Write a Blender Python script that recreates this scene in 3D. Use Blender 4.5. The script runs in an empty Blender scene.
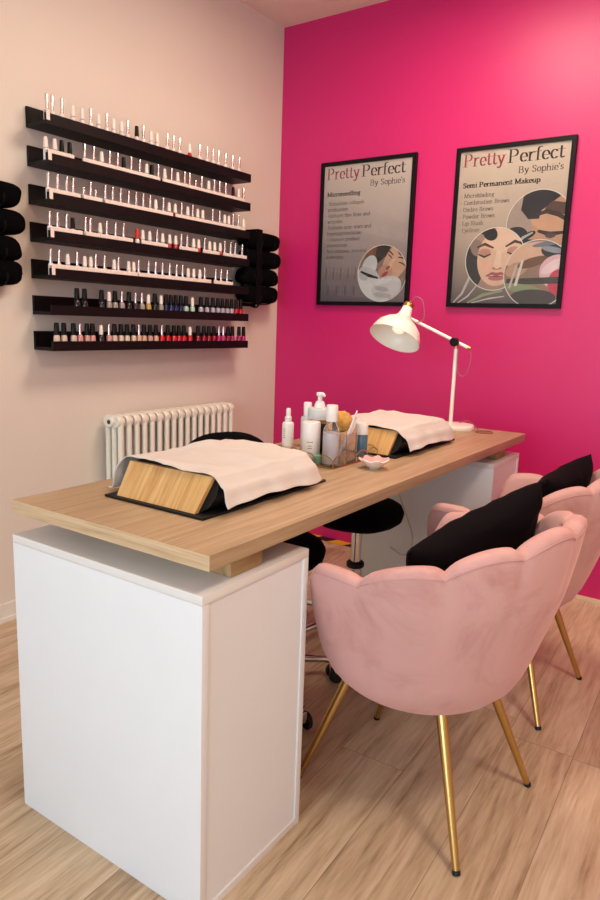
import bpy, bmesh, math, random
from mathutils import Vector, Matrix, noise
PI = math.pi
S = bpy.context.scene
COL = S.collection

# ------------------------------------------------------------------ materials
def lin(c):
    return tuple(((v/255)/12.92 if v/255 <= .04045 else ((v/255+.055)/1.055)**2.4) for v in c)+(1,)

class NT:
    """tiny node helper"""
    def __init__(s, name):
        s.m = bpy.data.materials.new(name); s.m.use_nodes = True
        s.t = s.m.node_tree; s.b = s.t.nodes['Principled BSDF']
    def n(s, typ, **kw):
        nd = s.t.nodes.new(typ)
        for k, v in kw.items():
            if k.startswith('i_'):
                key = k[2:]
                nd.inputs[int(key) if key.isdigit() else key].default_value = v
            else: setattr(nd, k, v)
        return nd
    def l(s, a, b): s.t.links.new(a, b)
    def math(s, op, a, b=None, c=None):
        nd = s.n('ShaderNodeMath', operation=op)
        for i, v in enumerate((a, b, c)):
            if v is None: continue
            if isinstance(v, (int, float)): nd.inputs[i].default_value = v
            else: s.l(v, nd.inputs[i])
        return nd.outputs[0]
    def ramp(s, fac, stops):
        r = s.n('ShaderNodeValToRGB'); e = r.color_ramp.elements
        while len(e) < len(stops): e.new(.5)
        for k, (p, c) in enumerate(stops): e[k].position = p; e[k].color = c
        s.l(fac, r.inputs[0]); return r.outputs[0]
    def bump(s, h, strength=.2, dist=.002):
        b = s.n('ShaderNodeBump'); b.inputs['Strength'].default_value = strength; b.inputs['Distance'].default_value = dist
        s.l(h, b.inputs['Height']); s.l(b.outputs[0], s.b.inputs['Normal'])

def mat(name, rgb, rough=.5, metal=0, noise_amt=.06, scale=8, bump=0, bscale=200, coat=0, trans=0, sheen=0, ior=1.45, alpha=1, spec=None, emit=None, estr=0, sss=0):
    k = NT(name); c = lin(rgb)
    tc = k.n('ShaderNodeTexCoord')
    nz = k.n('ShaderNodeTexNoise'); nz.inputs['Scale'].default_value = scale; nz.inputs['Detail'].default_value = 4
    k.l(tc.outputs['Object'], nz.inputs['Vector'])
    lo = tuple(v*(1-noise_amt) for v in c[:3])+(1,); hi = tuple(min(1, v*(1+noise_amt)) for v in c[:3])+(1,)
    k.l(k.ramp(nz.outputs['Fac'], [(.3, lo), (.7, hi)]), k.b.inputs['Base Color'])
    B = k.b.inputs
    B['Roughness'].default_value = rough; B['Metallic'].default_value = metal; B['IOR'].default_value = ior
    B['Coat Weight'].default_value = coat; B['Coat Roughness'].default_value = .08
    B['Transmission Weight'].default_value = trans; B['Alpha'].default_value = alpha
    if sheen:
        B['Sheen Weight'].default_value = sheen; B['Sheen Roughness'].default_value = .35
        B['Sheen Tint'].default_value = tuple(min(1, v*1.3+.12) for v in c[:3])+(1,)
    if spec is not None: B['Specular IOR Level'].default_value = spec
    if emit:
        B['Emission Color'].default_value = lin(emit); B['Emission Strength'].default_value = estr
    if bump:
        n2 = k.n('ShaderNodeTexNoise'); n2.inputs['Scale'].default_value = bscale; n2.inputs['Detail'].default_value = 3
        k.l(tc.outputs['Object'], n2.inputs['Vector']); k.bump(n2.outputs['Fac'], bump)
    return k.m

def wood(name, stops, axis='Y', stretch=14, scale=3.2, rough=.45, bump=.08, fine=60, sc3=None):
    k = NT(name); tc = k.n('ShaderNodeTexCoord'); mp = k.n('ShaderNodeMapping')
    sc = [stretch, stretch, stretch]; sc['XYZ'.index(axis)] = 1
    mp.inputs['Scale'].default_value = sc3 or sc; k.l(tc.outputs['Object'], mp.inputs[0])
    n1 = k.n('ShaderNodeTexNoise'); n1.inputs['Scale'].default_value = scale; n1.inputs['Detail'].default_value = 7; n1.inputs['Roughness'].default_value = .62; n1.inputs['Distortion'].default_value = .4
    k.l(mp.outputs[0], n1.inputs['Vector'])
    k.l(k.ramp(n1.outputs['Fac'], stops), k.b.inputs['Base Color'])
    k.b.inputs['Roughness'].default_value = rough; k.bump(n1.outputs['Fac'], bump, .001)
    return k.m

def floor_mat():
    k = NT('oak_laminate'); g = k.n('ShaderNodeNewGeometry'); mp = k.n('ShaderNodeMapping')
    mp.inputs['Rotation'].default_value = (0, 0, -math.radians(2.6)); k.l(g.outputs['Position'], mp.inputs[0])
    sx = k.n('ShaderNodeSeparateXYZ'); k.l(mp.outputs[0], sx.inputs[0])
    W, L = .184, 1.29
    r = k.math('DIVIDE', k.math('SUBTRACT', sx.outputs[0], 1.018), W)
    row = k.math('FLOOR', r); fr = k.math('FRACT', r)
    wn = k.n('ShaderNodeTexWhiteNoise', noise_dimensions='1D'); k.l(row, wn.inputs['W'])
    v = k.math('ADD', k.math('DIVIDE', sx.outputs[1], L), k.math('MULTIPLY', wn.outputs['Value'], 3.7))
    cell = k.math('FLOOR', v); fv = k.math('FRACT', v)
    w2 = k.n('ShaderNodeTexWhiteNoise', noise_dimensions='2D'); cb = k.n('ShaderNodeCombineXYZ'); k.l(row, cb.inputs[0]); k.l(cell, cb.inputs[1]); k.l(cb.outputs[0], w2.inputs['Vector'])
    # grain: per-plank offset coordinates, stretched along the plank
    off = k.math('MULTIPLY', w2.outputs['Value'], 37.0)
    c2 = k.n('ShaderNodeCombineXYZ'); k.l(k.math('MULTIPLY', sx.outputs[0], 1.0), c2.inputs[0]); k.l(k.math('MULTIPLY', sx.outputs[1], .085), c2.inputs[1]); k.l(off, c2.inputs[2])
    n1 = k.n('ShaderNodeTexNoise'); n1.inputs['Scale'].default_value = 26; n1.inputs['Detail'].default_value = 8; n1.inputs['Roughness'].default_value = .62; n1.inputs['Distortion'].default_value = .5
    k.l(c2.outputs[0], n1.inputs['Vector'])
    n2 = k.n('ShaderNodeTexNoise'); n2.inputs['Scale'].default_value = 5.5; n2.inputs['Detail'].default_value = 2; n2.inputs['Distortion'].default_value = 1.2
    k.l(c2.outputs[0], n2.inputs['Vector'])
    rings = k.math('SINE', k.math('MULTIPLY', n2.outputs['Fac'], 62.0))
    n3 = k.n('ShaderNodeTexNoise'); n3.inputs['Scale'].default_value = 150; n3.inputs['Detail'].default_value = 3
    k.l(c2.outputs[0], n3.inputs['Vector'])
    mix = k.math('ADD', k.math('MULTIPLY', n1.outputs['Fac'], .72), k.math('ADD', k.math('MULTIPLY', rings, .035), k.math('MULTIPLY', n3.outputs['Fac'], .28)))
    mix = k.math('ADD', mix, k.math('MULTIPLY', k.math('SUBTRACT', w2.outputs['Value'], .5), .10))
    col = k.ramp(mix, [(.30, lin((138, 112, 85))), (.42, lin((178, 154, 124))), (.55, lin((201, 178, 148))), (.72, lin((217, 198, 170)))])
    # seams
    e1 = k.math('LESS_THAN', fr, .010); e2 = k.math('LESS_THAN', fv, .0015)
    seam = k.math('MAXIMUM', e1, e2)
    mx = k.n('ShaderNodeMix', data_type='RGBA'); k.l(k.math('MULTIPLY', seam, .55), mx.inputs[0]); k.l(col, mx.inputs[6]); mx.inputs[7].default_value = lin((88, 66, 50))
    k.l(mx.outputs[2], k.b.inputs['Base Color'])
    k.b.inputs['Roughness'].default_value = .38
    h = k.math('SUBTRACT', k.math('MULTIPLY', n1.outputs['Fac'], .4), seam); k.bump(h, .12, .0015)
    return k.m

def wall_paint(name, rgb, rough, bump=.12):
    k = NT(name); g = k.n('ShaderNodeNewGeometry')
    n1 = k.n('ShaderNodeTexNoise'); n1.inputs['Scale'].default_value = 1.6; n1.inputs['Detail'].default_value = 3; k.l(g.outputs['Position'], n1.inputs['Vector'])
    c = lin(rgb); k.l(k.ramp(n1.outputs['Fac'], [(.3, tuple(v*.97 for v in c[:3])+(1,)), (.7, c)]), k.b.inputs['Base Color'])
    n2 = k.n('ShaderNodeTexNoise'); n2.inputs['Scale'].default_value = 55; n2.inputs['Detail'].default_value = 5; k.l(g.outputs['Position'], n2.inputs['Vector'])
    n3 = k.n('ShaderNodeTexNoise'); n3.inputs['Scale'].default_value = 4; k.l(g.outputs['Position'], n3.inputs['Vector'])
    k.bump(k.math('ADD', n2.outputs['Fac'], k.math('MULTIPLY', n3.outputs['Fac'], 3)), bump, .003)
    k.b.inputs['Roughness'].default_value = rough
    return k.m

def velvet(name, rgb, dark):
    k = NT(name); tc = k.n('ShaderNodeTexCoord')
    n1 = k.n('ShaderNodeTexNoise'); n1.inputs['Scale'].default_value = 5.5; n1.inputs['Detail'].default_value = 6; n1.inputs['Roughness'].default_value = .65; n1.inputs['Distortion'].default_value = .6
    k.l(tc.outputs['Object'], n1.inputs['Vector'])
    k.l(k.ramp(n1.outputs['Fac'], [(.30, lin(dark)), (.46, lin(rgb)), (.75, tuple(min(1, v*1.08) for v in lin(rgb)[:3])+(1,))]), k.b.inputs['Base Color'])
    B = k.b.inputs; B['Roughness'].default_value = .75; B['Sheen Weight'].default_value = .45; B['Sheen Roughness'].default_value = .4
    B['Sheen Tint'].default_value = tuple(min(1, v*1.4+.1) for v in lin(rgb)[:3])+(1,); B['Specular IOR Level'].default_value = .25
    n2 = k.n('ShaderNodeTexNoise'); n2.inputs['Scale'].default_value = 380; k.l(tc.outputs['Object'], n2.inputs['Vector'])
    k.bump(k.math('ADD', n2.outputs['Fac'], k.math('MULTIPLY', n1.outputs['Fac'], 2.2)), .18, .002)
    return k.m

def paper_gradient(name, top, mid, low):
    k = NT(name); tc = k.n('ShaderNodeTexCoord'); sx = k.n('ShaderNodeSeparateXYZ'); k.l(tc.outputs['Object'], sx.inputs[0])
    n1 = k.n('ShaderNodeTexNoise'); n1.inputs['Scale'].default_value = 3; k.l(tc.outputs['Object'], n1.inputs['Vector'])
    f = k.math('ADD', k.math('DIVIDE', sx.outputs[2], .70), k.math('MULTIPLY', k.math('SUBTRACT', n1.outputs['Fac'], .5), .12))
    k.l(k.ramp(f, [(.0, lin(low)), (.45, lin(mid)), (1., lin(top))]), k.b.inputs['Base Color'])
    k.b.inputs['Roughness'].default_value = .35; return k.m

M = dict(
    floor=floor_mat(),
    wall=wall_paint('cream_wall_paint', (226, 216, 204), .5),
    pink=wall_paint('magenta_gloss_paint', (201, 27, 104), .42, .05),
    ceil=wall_paint('ceiling_paint', (240, 222, 208), .7),
    trim=mat('white_gloss_trim', (225, 220, 212), .4),
    trimc=mat('cream_trim', (226, 200, 168), .45),
    melamine=mat('white_melamine', (226, 228, 231), .42, noise_amt=.01),
    meledge=mat('white_edge_band', (224, 222, 219), .4, noise_amt=.01),
    oak=wood('oak_worktop', [(.25, lin((146, 120, 90))), (.45, lin((168, 141, 109))), (.6, lin((180, 153, 121))), (.8, lin((194, 169, 137)))], 'Y', 26, 3.2, .4),
    oakend=wood('oak_edge_band', [(.28, lin((168, 138, 104))), (.5, lin((200, 172, 136))), (.8, lin((216, 190, 156)))], 'X', 22, 5.5, .45),
    block=wood('rough_pine', [(.3, lin((128, 98, 62))), (.55, lin((170, 136, 92))), (.8, lin((192, 160, 116)))], 'Y', 8, 5, .7),
    bamboo=wood('bamboo', [(.35, lin((186, 136, 80))), (.5, lin((206, 160, 100))), (.68, lin((222, 182, 124)))], 'Z', 14, 6, .4, .04, sc3=(14, .6, .8)),
    blackply=mat('black_plastic', (16, 16, 18), .45, spec=.3),
    blackfab=mat('black_fabric', (9, 8, 10), .95, bump=.5, bscale=120, sheen=.04, spec=.1),
    blackvel=mat('black_velvet', (10, 5, 8), .9, bump=.25, bscale=60, sheen=.06, spec=.12),
    blacktowel=mat('black_towelling', (9, 8, 10), 1, bump=.6, bscale=160, spec=.05),
    ledge=mat('black_brown_ledge', (13, 8, 9), .5, spec=.25),
    frame=mat('black_frame', (12, 6, 9), .45, spec=.22),
    rackm=mat('matt_black_metal', (7, 6, 7), .6, spec=.15),
    chrome=mat('chrome', (205, 205, 208), .14, 1, .02),
    capchr=mat('silver_cap', (225, 220, 218), .22, 1, .02),
    brass=mat('brass', (196, 150, 78), .3, 1),
    gold=mat('brushed_gold', (196, 164, 102), .28, 1, .04),
    goldwire=mat('gold_wire', (188, 148, 92), .3, 1),
    white=mat('white_plastic', (240, 238, 234), .3, noise_amt=.01),
    whitemet=mat('white_lacquer', (240, 236, 226), .3, noise_amt=.01, coat=.3),
    radi=mat('radiator_enamel', (232, 228, 214), .35, noise_amt=.01),
    cloth=mat('white_paper_towel', (207, 200, 194), .9, noise_amt=.03, bump=.3, bscale=45, sheen=.1),
    velvet=velvet('blush_velvet', (203, 157, 152), (188, 138, 133)),
    piping=mat('blush_seam', (198, 150, 145), .8),
    rubber=mat('black_rubber', (18, 18, 18), .7),
    glass=mat('clear_glass', (245, 250, 250), .03, trans=1, ior=1.3, noise_amt=0),
    acryl=mat('clear_acrylic', (244, 240, 244), .06, trans=.93, ior=1.2, noise_amt=0),
    frost=mat('frosted_grey_liquid', (222, 224, 232), .3, trans=.05, noise_amt=.02),
    greyl=mat('pale_grey_plastic', (214, 216, 216), .35),
    bluel=mat('blue_liquid', (74, 112, 140), .2, coat=.4),
    teal=mat('teal_plastic', (96, 188, 170), .3),
    sponge=mat('sea_sponge', (206, 158, 84), .95, noise_amt=.25, scale=60, bump=1, bscale=140),
    ceramic=mat('white_ceramic', (240, 228, 220), .25, coat=.4),
    rosec=mat('rose_glaze', (226, 176, 176), .3, coat=.4),
    greyink=mat('grey_print', (150, 148, 156), .6),
    tapey=mat('yellow_tape', (232, 176, 28), .45), tapek=mat('black_tape', (22, 20, 18), .45),
    cable=mat('white_cable', (205, 198, 190), .5), cabled=mat('grey_cable', (150, 110, 110), .6),
    grommet=mat('brown_grommet', (148, 96, 78), .5),
    bristle=mat('brush_bristle', (90, 70, 60), .9), brushh=mat('pale_brush_handle', (238, 228, 228), .25),
    bulb=mat('bulb_glass', (244, 238, 225), .2, emit=(255, 235, 200), estr=.6),
    lamp_on=mat('lit_diffuser', (255, 245, 230), .5, emit=(255, 226, 196), estr=4),
    upvc=mat('white_window_frame', (236, 236, 238), .35),
    gap=mat('dark_socket', (60, 50, 44), .6),
)
POL = {  # nail polish colours
    'w': (238, 228, 222), 'r': (196, 24, 34), 'k': (38, 34, 34), 's': (158, 146, 138), 'g': (190, 160, 90), 'u': (24, 36, 84), 'm': (176, 206, 186),
    'v': (176, 168, 178), 'n': (214, 190, 172), 'p': (206, 150, 142), 'b': (200, 160, 140), 'e': (206, 170, 140), 'd': (142, 12, 30), 'f': (178, 30, 96)}
for q, c in POL.items(): M['pol_'+q] = mat('polish_'+q, c, .12, coat=.6, noise_amt=.02)
M['cap_c'] = M['capchr']; M['cap_w'] = mat('white_cap', (240, 226, 214), .35); M['cap_b'] = mat('black_cap', (10, 9, 10), .45, spec=.25); M['cap_s'] = M['capchr']; M['cap_r'] = mat('red_cap', (206, 40, 30), .3)

# ------------------------------------------------------------------ mesh builder
class MB:
    def __init__(s): s.bm = bmesh.new()
    def _f(s, vs, mi=0):
        try:
            f = s.bm.faces.new(vs); f.material_index = mi; return f
        except ValueError: return None
    def box(s, x0, x1, y0, y1, z0, z1, mi=0, bev=0, M4=None):
        v = [s.bm.verts.new((x, y, z)) for z in (z0, z1) for y in (y0, y1) for x in (x0, x1)]
        fs = [s._f([v[i] for i in q], mi) for q in ((0, 2, 3, 1), (4, 5, 7, 6), (0, 1, 5, 4), (2, 6, 7, 3), (0, 4, 6, 2), (1, 3, 7, 5))]
        if bev:
            es = list({e for f in fs for e in f.edges})
            r = bmesh.ops.bevel(s.bm, geom=es, offset=bev, segments=2, affect='EDGES', profile=.6)
            for f in r['faces']: f.material_index = mi
            v = list({w for f in r['faces'] for w in f.verts} | {w for w in v if w.is_valid})
        if M4 is not None:
            for w in v: w.co = M4 @ w.co
        return s
    def lathe(s, prof, n=32, mi=0, c=(0, 0, 0), M4=None, cap=True, sq=0):
        """prof: list of (r, z)"""
        rings = []
        for r, z in prof:
            ring = []
            for i in range(n):
                a = 2*PI*i/n; ca, sa = math.cos(a), math.sin(a)
                k = 1
                if sq: k = 1/((abs(ca)**sq+abs(sa)**sq)**(1/sq))
                p = Vector((c[0]+r*k*ca, c[1]+r*k*sa, c[2]+z))
                if M4 is not None: p = M4 @ p
                ring.append(s.bm.verts.new(p))
            rings.append(ring)
        for a, b in zip(rings, rings[1:]):
            for i in range(n): s._f((a[i], a[(i+1) % n], b[(i+1) % n], b[i]), mi)
        if cap:
            s._f(rings[0][::-1], mi); s._f(rings[-1], mi)
        return s
    def tube(s, pts, r, n=10, mi=0, closed=False):
        pts = [Vector(p) for p in pts]; m = len(pts)
        rr = r if isinstance(r, (list, tuple)) else [r]*m
        rings = []; up = None
        for i, p in enumerate(pts):
            if closed: t = (pts[(i+1) % m]-pts[i-1]).normalized()
            else: t = (pts[min(i+1, m-1)]-pts[max(i-1, 0)]).normalized()
            if up is None:
                up = Vector((0, 0, 1)) if abs(t.z) < .9 else Vector((1, 0, 0))
            x = t.cross(up).normalized(); y = x.cross(t).normalized(); up = y
            rings.append([s.bm.verts.new(p+rr[i]*(math.cos(2*PI*k/n)*x+math.sin(2*PI*k/n)*y)) for k in range(n)])
        pr_ = list(zip(rings, rings[1:])) + ([(rings[-1], rings[0])] if closed else [])
        for a, b in pr_:
            for k in range(n): s._f((a[k], b[k], b[(k+1) % n], a[(k+1) % n]), mi)
        if not closed: s._f(rings[0], mi); s._f(rings[-1][::-1], mi)
        return s
    def grid(s, fn, nu, nv, mi=0, cu=False, cv=False):
        V = [[s.bm.verts.new(fn(i, j)) for j in range(nv)] for i in range(nu)]
        for i in range(nu if cu else nu-1):
            for j in range(nv if cv else nv-1):
                s._f((V[i][j], V[(i+1) % nu][j], V[(i+1) % nu][(j+1) % nv], V[i][(j+1) % nv]), mi)
        return V
    def prism(s, poly, fn, d0, d1, mi=0):
        a = [s.bm.verts.new(fn(p, d0)) for p in poly]; b = [s.bm.verts.new(fn(p, d1)) for p in poly]; n = len(poly)
        s._f(a[::-1], mi); s._f(b, mi)
        for i in range(n): s._f((a[i], a[(i+1) % n], b[(i+1) % n], b[i]), mi)
        return s
    def poly(s, pts, mi=0): s._f([s.bm.verts.new(p) for p in pts], mi); return s
    def build(s, name, mats, parent=None, smooth=35, fix=True, weld=True):
        if weld: bmesh.ops.remove_doubles(s.bm, verts=s.bm.verts, dist=1e-6)
        if fix: bmesh.ops.recalc_face_normals(s.bm, faces=s.bm.faces)
        me = bpy.data.meshes.new(name); s.bm.to_mesh(me); s.bm.free()
        if not isinstance(mats, (list, tuple)): mats = [mats]
        for m in mats: me.materials.append(m)
        if smooth:
            me.shade_smooth(); me.set_sharp_from_angle(angle=math.radians(smooth))
        o = bpy.data.objects.new(name, me); COL.objects.link(o)
        if parent: o.parent = parent
        return o

def tag(o, label=None, cat=None, group=None, kind=None):
    if label: o['label'] = label
    if cat: o['category'] = cat
    if group: o['group'] = group
    if kind: o['kind'] = kind
    return o
def thing(name, label, cat, loc=(0, 0, 0), rz=0, group=None):
    o = bpy.data.objects.new(name, None); COL.objects.link(o); o.empty_display_size = .05
    o.location = loc; o.rotation_euler = (0, 0, rz); return tag(o, label, cat, group)
def struct(o): o['kind'] = 'structure'; return o
def dup(o, loc, rz, label, group=None):
    r = o.copy(); COL.objects.link(r); r.location = loc; r.rotation_euler = (0, 0, rz); r['label'] = label
    if group: r['group'] = group
    for ch in list(o.children):
        c = ch.copy(); COL.objects.link(c); c.parent = r
        for g in list(ch.children):
            d = g.copy(); COL.objects.link(d); d.parent = c
    return r

# ------------------------------------------------------------------ room
H = 2.656; X1 = 4.3; Y0 = -6.2
struct(MB().box(-.1, X1+.1, Y0-.1, .1, -.08, 0).build('floor', M['floor'], smooth=0))
struct(MB().box(-.1, X1+.1, Y0-.1, .1, H, H+.08).build('ceiling', M['ceil'], smooth=0))
struct(MB().box(-.1, 0, Y0-.1, 0, 0, H).build('wall_left', M['wall'], smooth=0))
struct(MB().box(-.1, X1+.1, 0, .1, 0, H).build('wall_back', M['pink'], smooth=0))
struct(MB().box(X1, X1+.1, Y0, 0, 0, H).build('wall_right', M['wall'], smooth=0))
# shop front wall with a wide window
wx0, wx1, wz0, wz1 = .7, 3.7, .35, 2.35
f = MB(); f.box(-.1, wx0, Y0-.1, Y0, 0, H); f.box(wx1, X1+.1, Y0-.1, Y0, 0, H); f.box(wx0, wx1, Y0-.1, Y0, 0, wz0); f.box(wx0, wx1, Y0-.1, Y0, wz1, H)
struct(f.build('wall_front', M['wall'], smooth=0))
f = MB()
for a, b in ((wx0, wx0+.06), (wx1-.06, wx1), ((wx0+wx1)/2-.03, (wx0+wx1)/2+.03)): f.box(a, b, Y0-.08, Y0-.02, wz0, wz1)
f.box(wx0, wx1, Y0-.08, Y0-.02, wz0, wz0+.06); f.box(wx0, wx1, Y0-.08, Y0-.02, wz1-.06, wz1)
wf = struct(f.build('window_1', M['upvc'], smooth=0))
f = MB(); f.box(wx0+.06, wx1-.06, Y0-.055, Y0-.049, wz0+.06, wz1-.06); f.build('pane', M['glass'], wf, smooth=0)
# skirtings
struct(MB().box(0, .012, -3.9, 0, 0, .0686, bev=.002).box(0, .02, -3.9, 0, 0, .014).build('baseboard_left', M['trim'], smooth=0))
struct(MB().box(1.0, X1, -.014, 0, 0, .018, bev=.002).build('baseboard_back', M['trimc'], smooth=0))
# hazard tape on the floor along the pink wall
f = MB(); x = .03; i = 0; d = .10; sl = .03
while x < .94:
    f.poly([(x, -.062, .0015), (x+d, -.062, .0015), (x+d+sl, -.001, .0015), (x+sl, -.001, .0015)], i % 2)
    x += d; i += 1
tag(f.build('hazard_tape', [M['tapey'], M['tapek']], smooth=0), 'yellow and black striped hazard tape along the floor by the pink wall', 'tape')

# ceiling lights (out of frame, they light the room)
def ceiling_light(x, y, label):
    t = thing('ceiling_light', label, 'ceiling light', (x, y, H), 0, 'round ceiling lights')
    MB().lathe([(.34, -.001), (.34, -.035), (.325, -.045), (.32, -.02), (.32, -.001)], 40, cap=False).build('rim', M['white'], t)
    MB().lathe([(.0005, -.03), (.32, -.028), (.32, -.022), (.0005, -.022)], 40).build('diffuser', M['lamp_on'], t)
ceiling_light(1.3, -.95, 'round ceiling light nearest the pink wall')
ceiling_light(2.8, -2.2, 'round ceiling light farther from the pink wall')

# ------------------------------------------------------------------ desk
D0 = Vector((.9656, -2.2447, 0)); DA = .0138
RZ = Matrix.Rotation(DA, 4, 'Z')
def DK(a, b, z=.76): return D0 + (RZ @ Vector((b, a, z)))     # a along the desk, b across it
ZT, TH, DW, DL = .76, .0305, .5837, 1.892
PH = .6804
desk = thing('desk', 'long pale oak desk top raised on wooden blocks over two white pedestals', 'desk', D0 + Vector((0, 0, ZT-TH)), DA)
f = MB().box(0, DW, 0, DL, 0, TH, bev=.0018); f.bm.normal_update()
for fc in f.bm.faces:
    if abs(fc.normal.y) > .9: fc.material_index = 1
f.build('worktop', [M['oak'], M['oakend']], desk)
for a in (.10, 1.66):
    MB().box(.09, .55, a, a+.10, -(ZT-TH-PH)+.0005, -.0003, bev=.002).build('support_block', M['block'], desk)
# thin line of a top board join is part of the surface; cable hole at the far end
gr = MB(); gr.lathe([(.030, .0003), (.036, .0003), (.0365, .003), (.030, .0035)], 32, c=(.449, 1.79, TH), cap=False)
gr.lathe([(.0005, .0012), (.030, .0012), (.030, .0006), (.0005, .0006)], 32, c=(.449, 1.79, TH)); gr.build('cable_grommet', M['grommet'], desk)

def pedestal(a, L, label):
    W = .5694
    p = thing('desk_pedestal', label, 'desk pedestal', DK(a, 0, 0), DA, 'white desk pedestals')
    t = .018
    MB().box(0, W, 0, t, 0, PH-t-.0004, bev=.0008).build('front_panel', M['melamine'], p)
    MB().box(0, W, L-t, L, 0, PH-t-.0004, bev=.0008).build('rear_panel', M['melamine'], p)
    MB().box(0, W, 0, L, PH-t, PH, bev=.0008).build('top_panel', M['meledge'], p)
    MB().box(0, W, t+.0004, L-t-.0004, 0, t, bev=.0008).build('bottom_panel', M['meledge'], p)
    MB().box(W-.007, W-.0035, t+.0005, L-t-.0005, t+.0005, PH-t-.0005).build('side_panel', M['melamine'], p)
    MB().box(.002, .014, t+.0005, L-t-.0005, t+.0005, PH-t-.0005).build('side_panel', M['melamine'], p)
    return p
pedestal(-.002, .3461, 'white box pedestal under the near end of the oak desk')
pedestal(1.573, .31, 'white box pedestal under the far end of the desk by the pink wall')

# white cable hanging under the desk
def smooth_path(P, n=8):
    P = [Vector(p) for p in P]; out = []
    for i in range(len(P)-1):
        p0, p1, p2, p3 = P[max(i-1, 0)], P[i], P[i+1], P[min(i+2, len(P)-1)]
        for k in range(n):
            t = k/n; out.append(.5*((2*p1)+(-p0+p2)*t+(2*p0-5*p1+4*p2-p3)*t*t+(-p0+3*p1-3*p2+p3)*t**3))
    out.append(P[-1]); return out
f = MB(); f.tube(smooth_path([(1.16, -.70, .728), (1.15, -.70, .62), (1.155, -.70, .52), (1.195, -.70, .43), (1.225, -.70, .35), (1.215, -.70, .285), (1.18, -.70, .268), (1.155, -.70, .280)]), .0028, 8)
cb = tag(f.build('usb_cable', M['cable']), 'thin white cable dangling under the desk before the far pedestal', 'cable')
MB().tube([(1.158, -.70, .278), (1.132, -.70, .288)], .005, 8).build('plug', M['cable'], cb)

# ------------------------------------------------------------------ padded hand rest boxes with towel
def hand_rest(a, label, clabel, s=1.0, seed=1, hang=1.0):
    L = .465*s
    t = thing('nail_dust_collector', label, 'nail station box', DK(a, 0, ZT), DA, 'bamboo sided nail boxes on the desk')
    MB().box(.13, .432, 0, L+.012, 0.0004, .006, bev=.001).build('base_tray', M['blackply'], t)
    ht = .08
    # black body: profile across the desk bulges at the sides
    prof = [(.16, .006), (.40, .006), (.418, .02), (.425, .04), (.42, .062), (.405, ht-.003), (.39, ht), (.16, ht), (.150, ht-.004), (.15, .05), (.152, .02)]
    f = MB(); ins = .05
    def fn(p, d):
        k = (p[1]-.006)/(ht-.006); y = (.026+ins*k) if d == 0 else (L-.026-ins*k); return Vector((p[0], y, p[1]))
    f.prism(prof, fn, 0, 1); f.build('body', M['blackply'], t, 50)
    for e in (0, 1):                 # bamboo end boards leaning inwards
        f = MB()
        pts = []
        for (x, k) in ((.158, 0), (.398, 0), (.404, 1), (.148, 1)):
            pts.append((x, k))
        def fb(p, d, e=e):
            z = .0062+p[1]*(ht-.008); y = .012+ins*p[1]+d; y = y if e == 0 else L-y
            return Vector((p[0], y, z))
        f.prism(pts, fb, 0, .0115); f.build('bamboo_panel', M['bamboo'], t)
    # draped paper towel
    rnd = random.Random(seed)
    path = [(.098, .0085), (.112, .010), (.118, .03), (.120, .055), (.126, ht-.008), (.140, ht+.0025), (.18, ht+.0045), (.25, ht+.005), (.34, ht+.0035), (.40, ht+.002), (.416, ht-.008), (.433, .052), (.440, .03), (.446, .0125)]
    pp = smooth_path([Vector((x, 0, z)) for x, z in path], 5); n = len(pp)
    a0, a1 = ins*1.12, L-.045; m = 72
    def fc(i, j):
        v = j/(m-1); p = pp[i]; w = i/(n-1)
        # wider hem near the bottom of both sides
        drop = max(0, (ht-p.z)/ht)
        side = 1 if w > .5 else 0
        s0 = a0 - (.012 if w > .5 else .03)*0 + (.004*drop if side else -.02*drop) + .006*math.sin(w*17+seed)
        s1 = a1 + .010*drop*side + .006*math.sin(w*11+seed*2)
        y = s0+(s1-s0)*v
        q = Vector((p.x, y, p.z))
        nz = noise.noise(Vector((q.x*9, y*9, seed*3.1)))
        n2 = noise.noise(Vector((q.x*24, y*20, seed*7.7)))
        if drop < .25:
            q.z += .007*max(-.25, nz)+.006*max(-.3, n2)+.003*math.exp(-((w-.45)/.22)**2)
            if v < .12: q.z -= .004*(1-v/.12)*(1 if .1 < w < .9 else 0)*0
        else:
            sg = 1 if side else -1
            q.x += sg*(.006+.008*drop)*(.5+nz)+.003*sg*math.sin(y*55+nz*3)*drop
            if side and drop > .5: q.z += .016*abs(math.sin(v*3.0+.4))*(drop-.5)*2*hang
        q.z = max(q.z, .0078); return q
    f = MB(); f.grid(fc, n, m)
    c = f.build('paper_towel', M['cloth'], None, 80)
    c.location = DK(a, 0, ZT); c.rotation_euler = (0, 0, DA)
    sd = c.modifiers.new('thickness', 'SOLIDIFY'); sd.thickness = .0016; sd.offset = 1
    tag(c, clabel, 'towel', 'white towels over the nail boxes')
hand_rest(.150, 'black nail box with bamboo end boards on the near half of the desk', 'large white towel draped over the nearer bamboo box', 1.0, 1)
hand_rest(1.035, 'black nail box with bamboo end boards beside the desk lamp', 'white towel draped over the farther bamboo box by the lamp', 1.02, 5)

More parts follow.
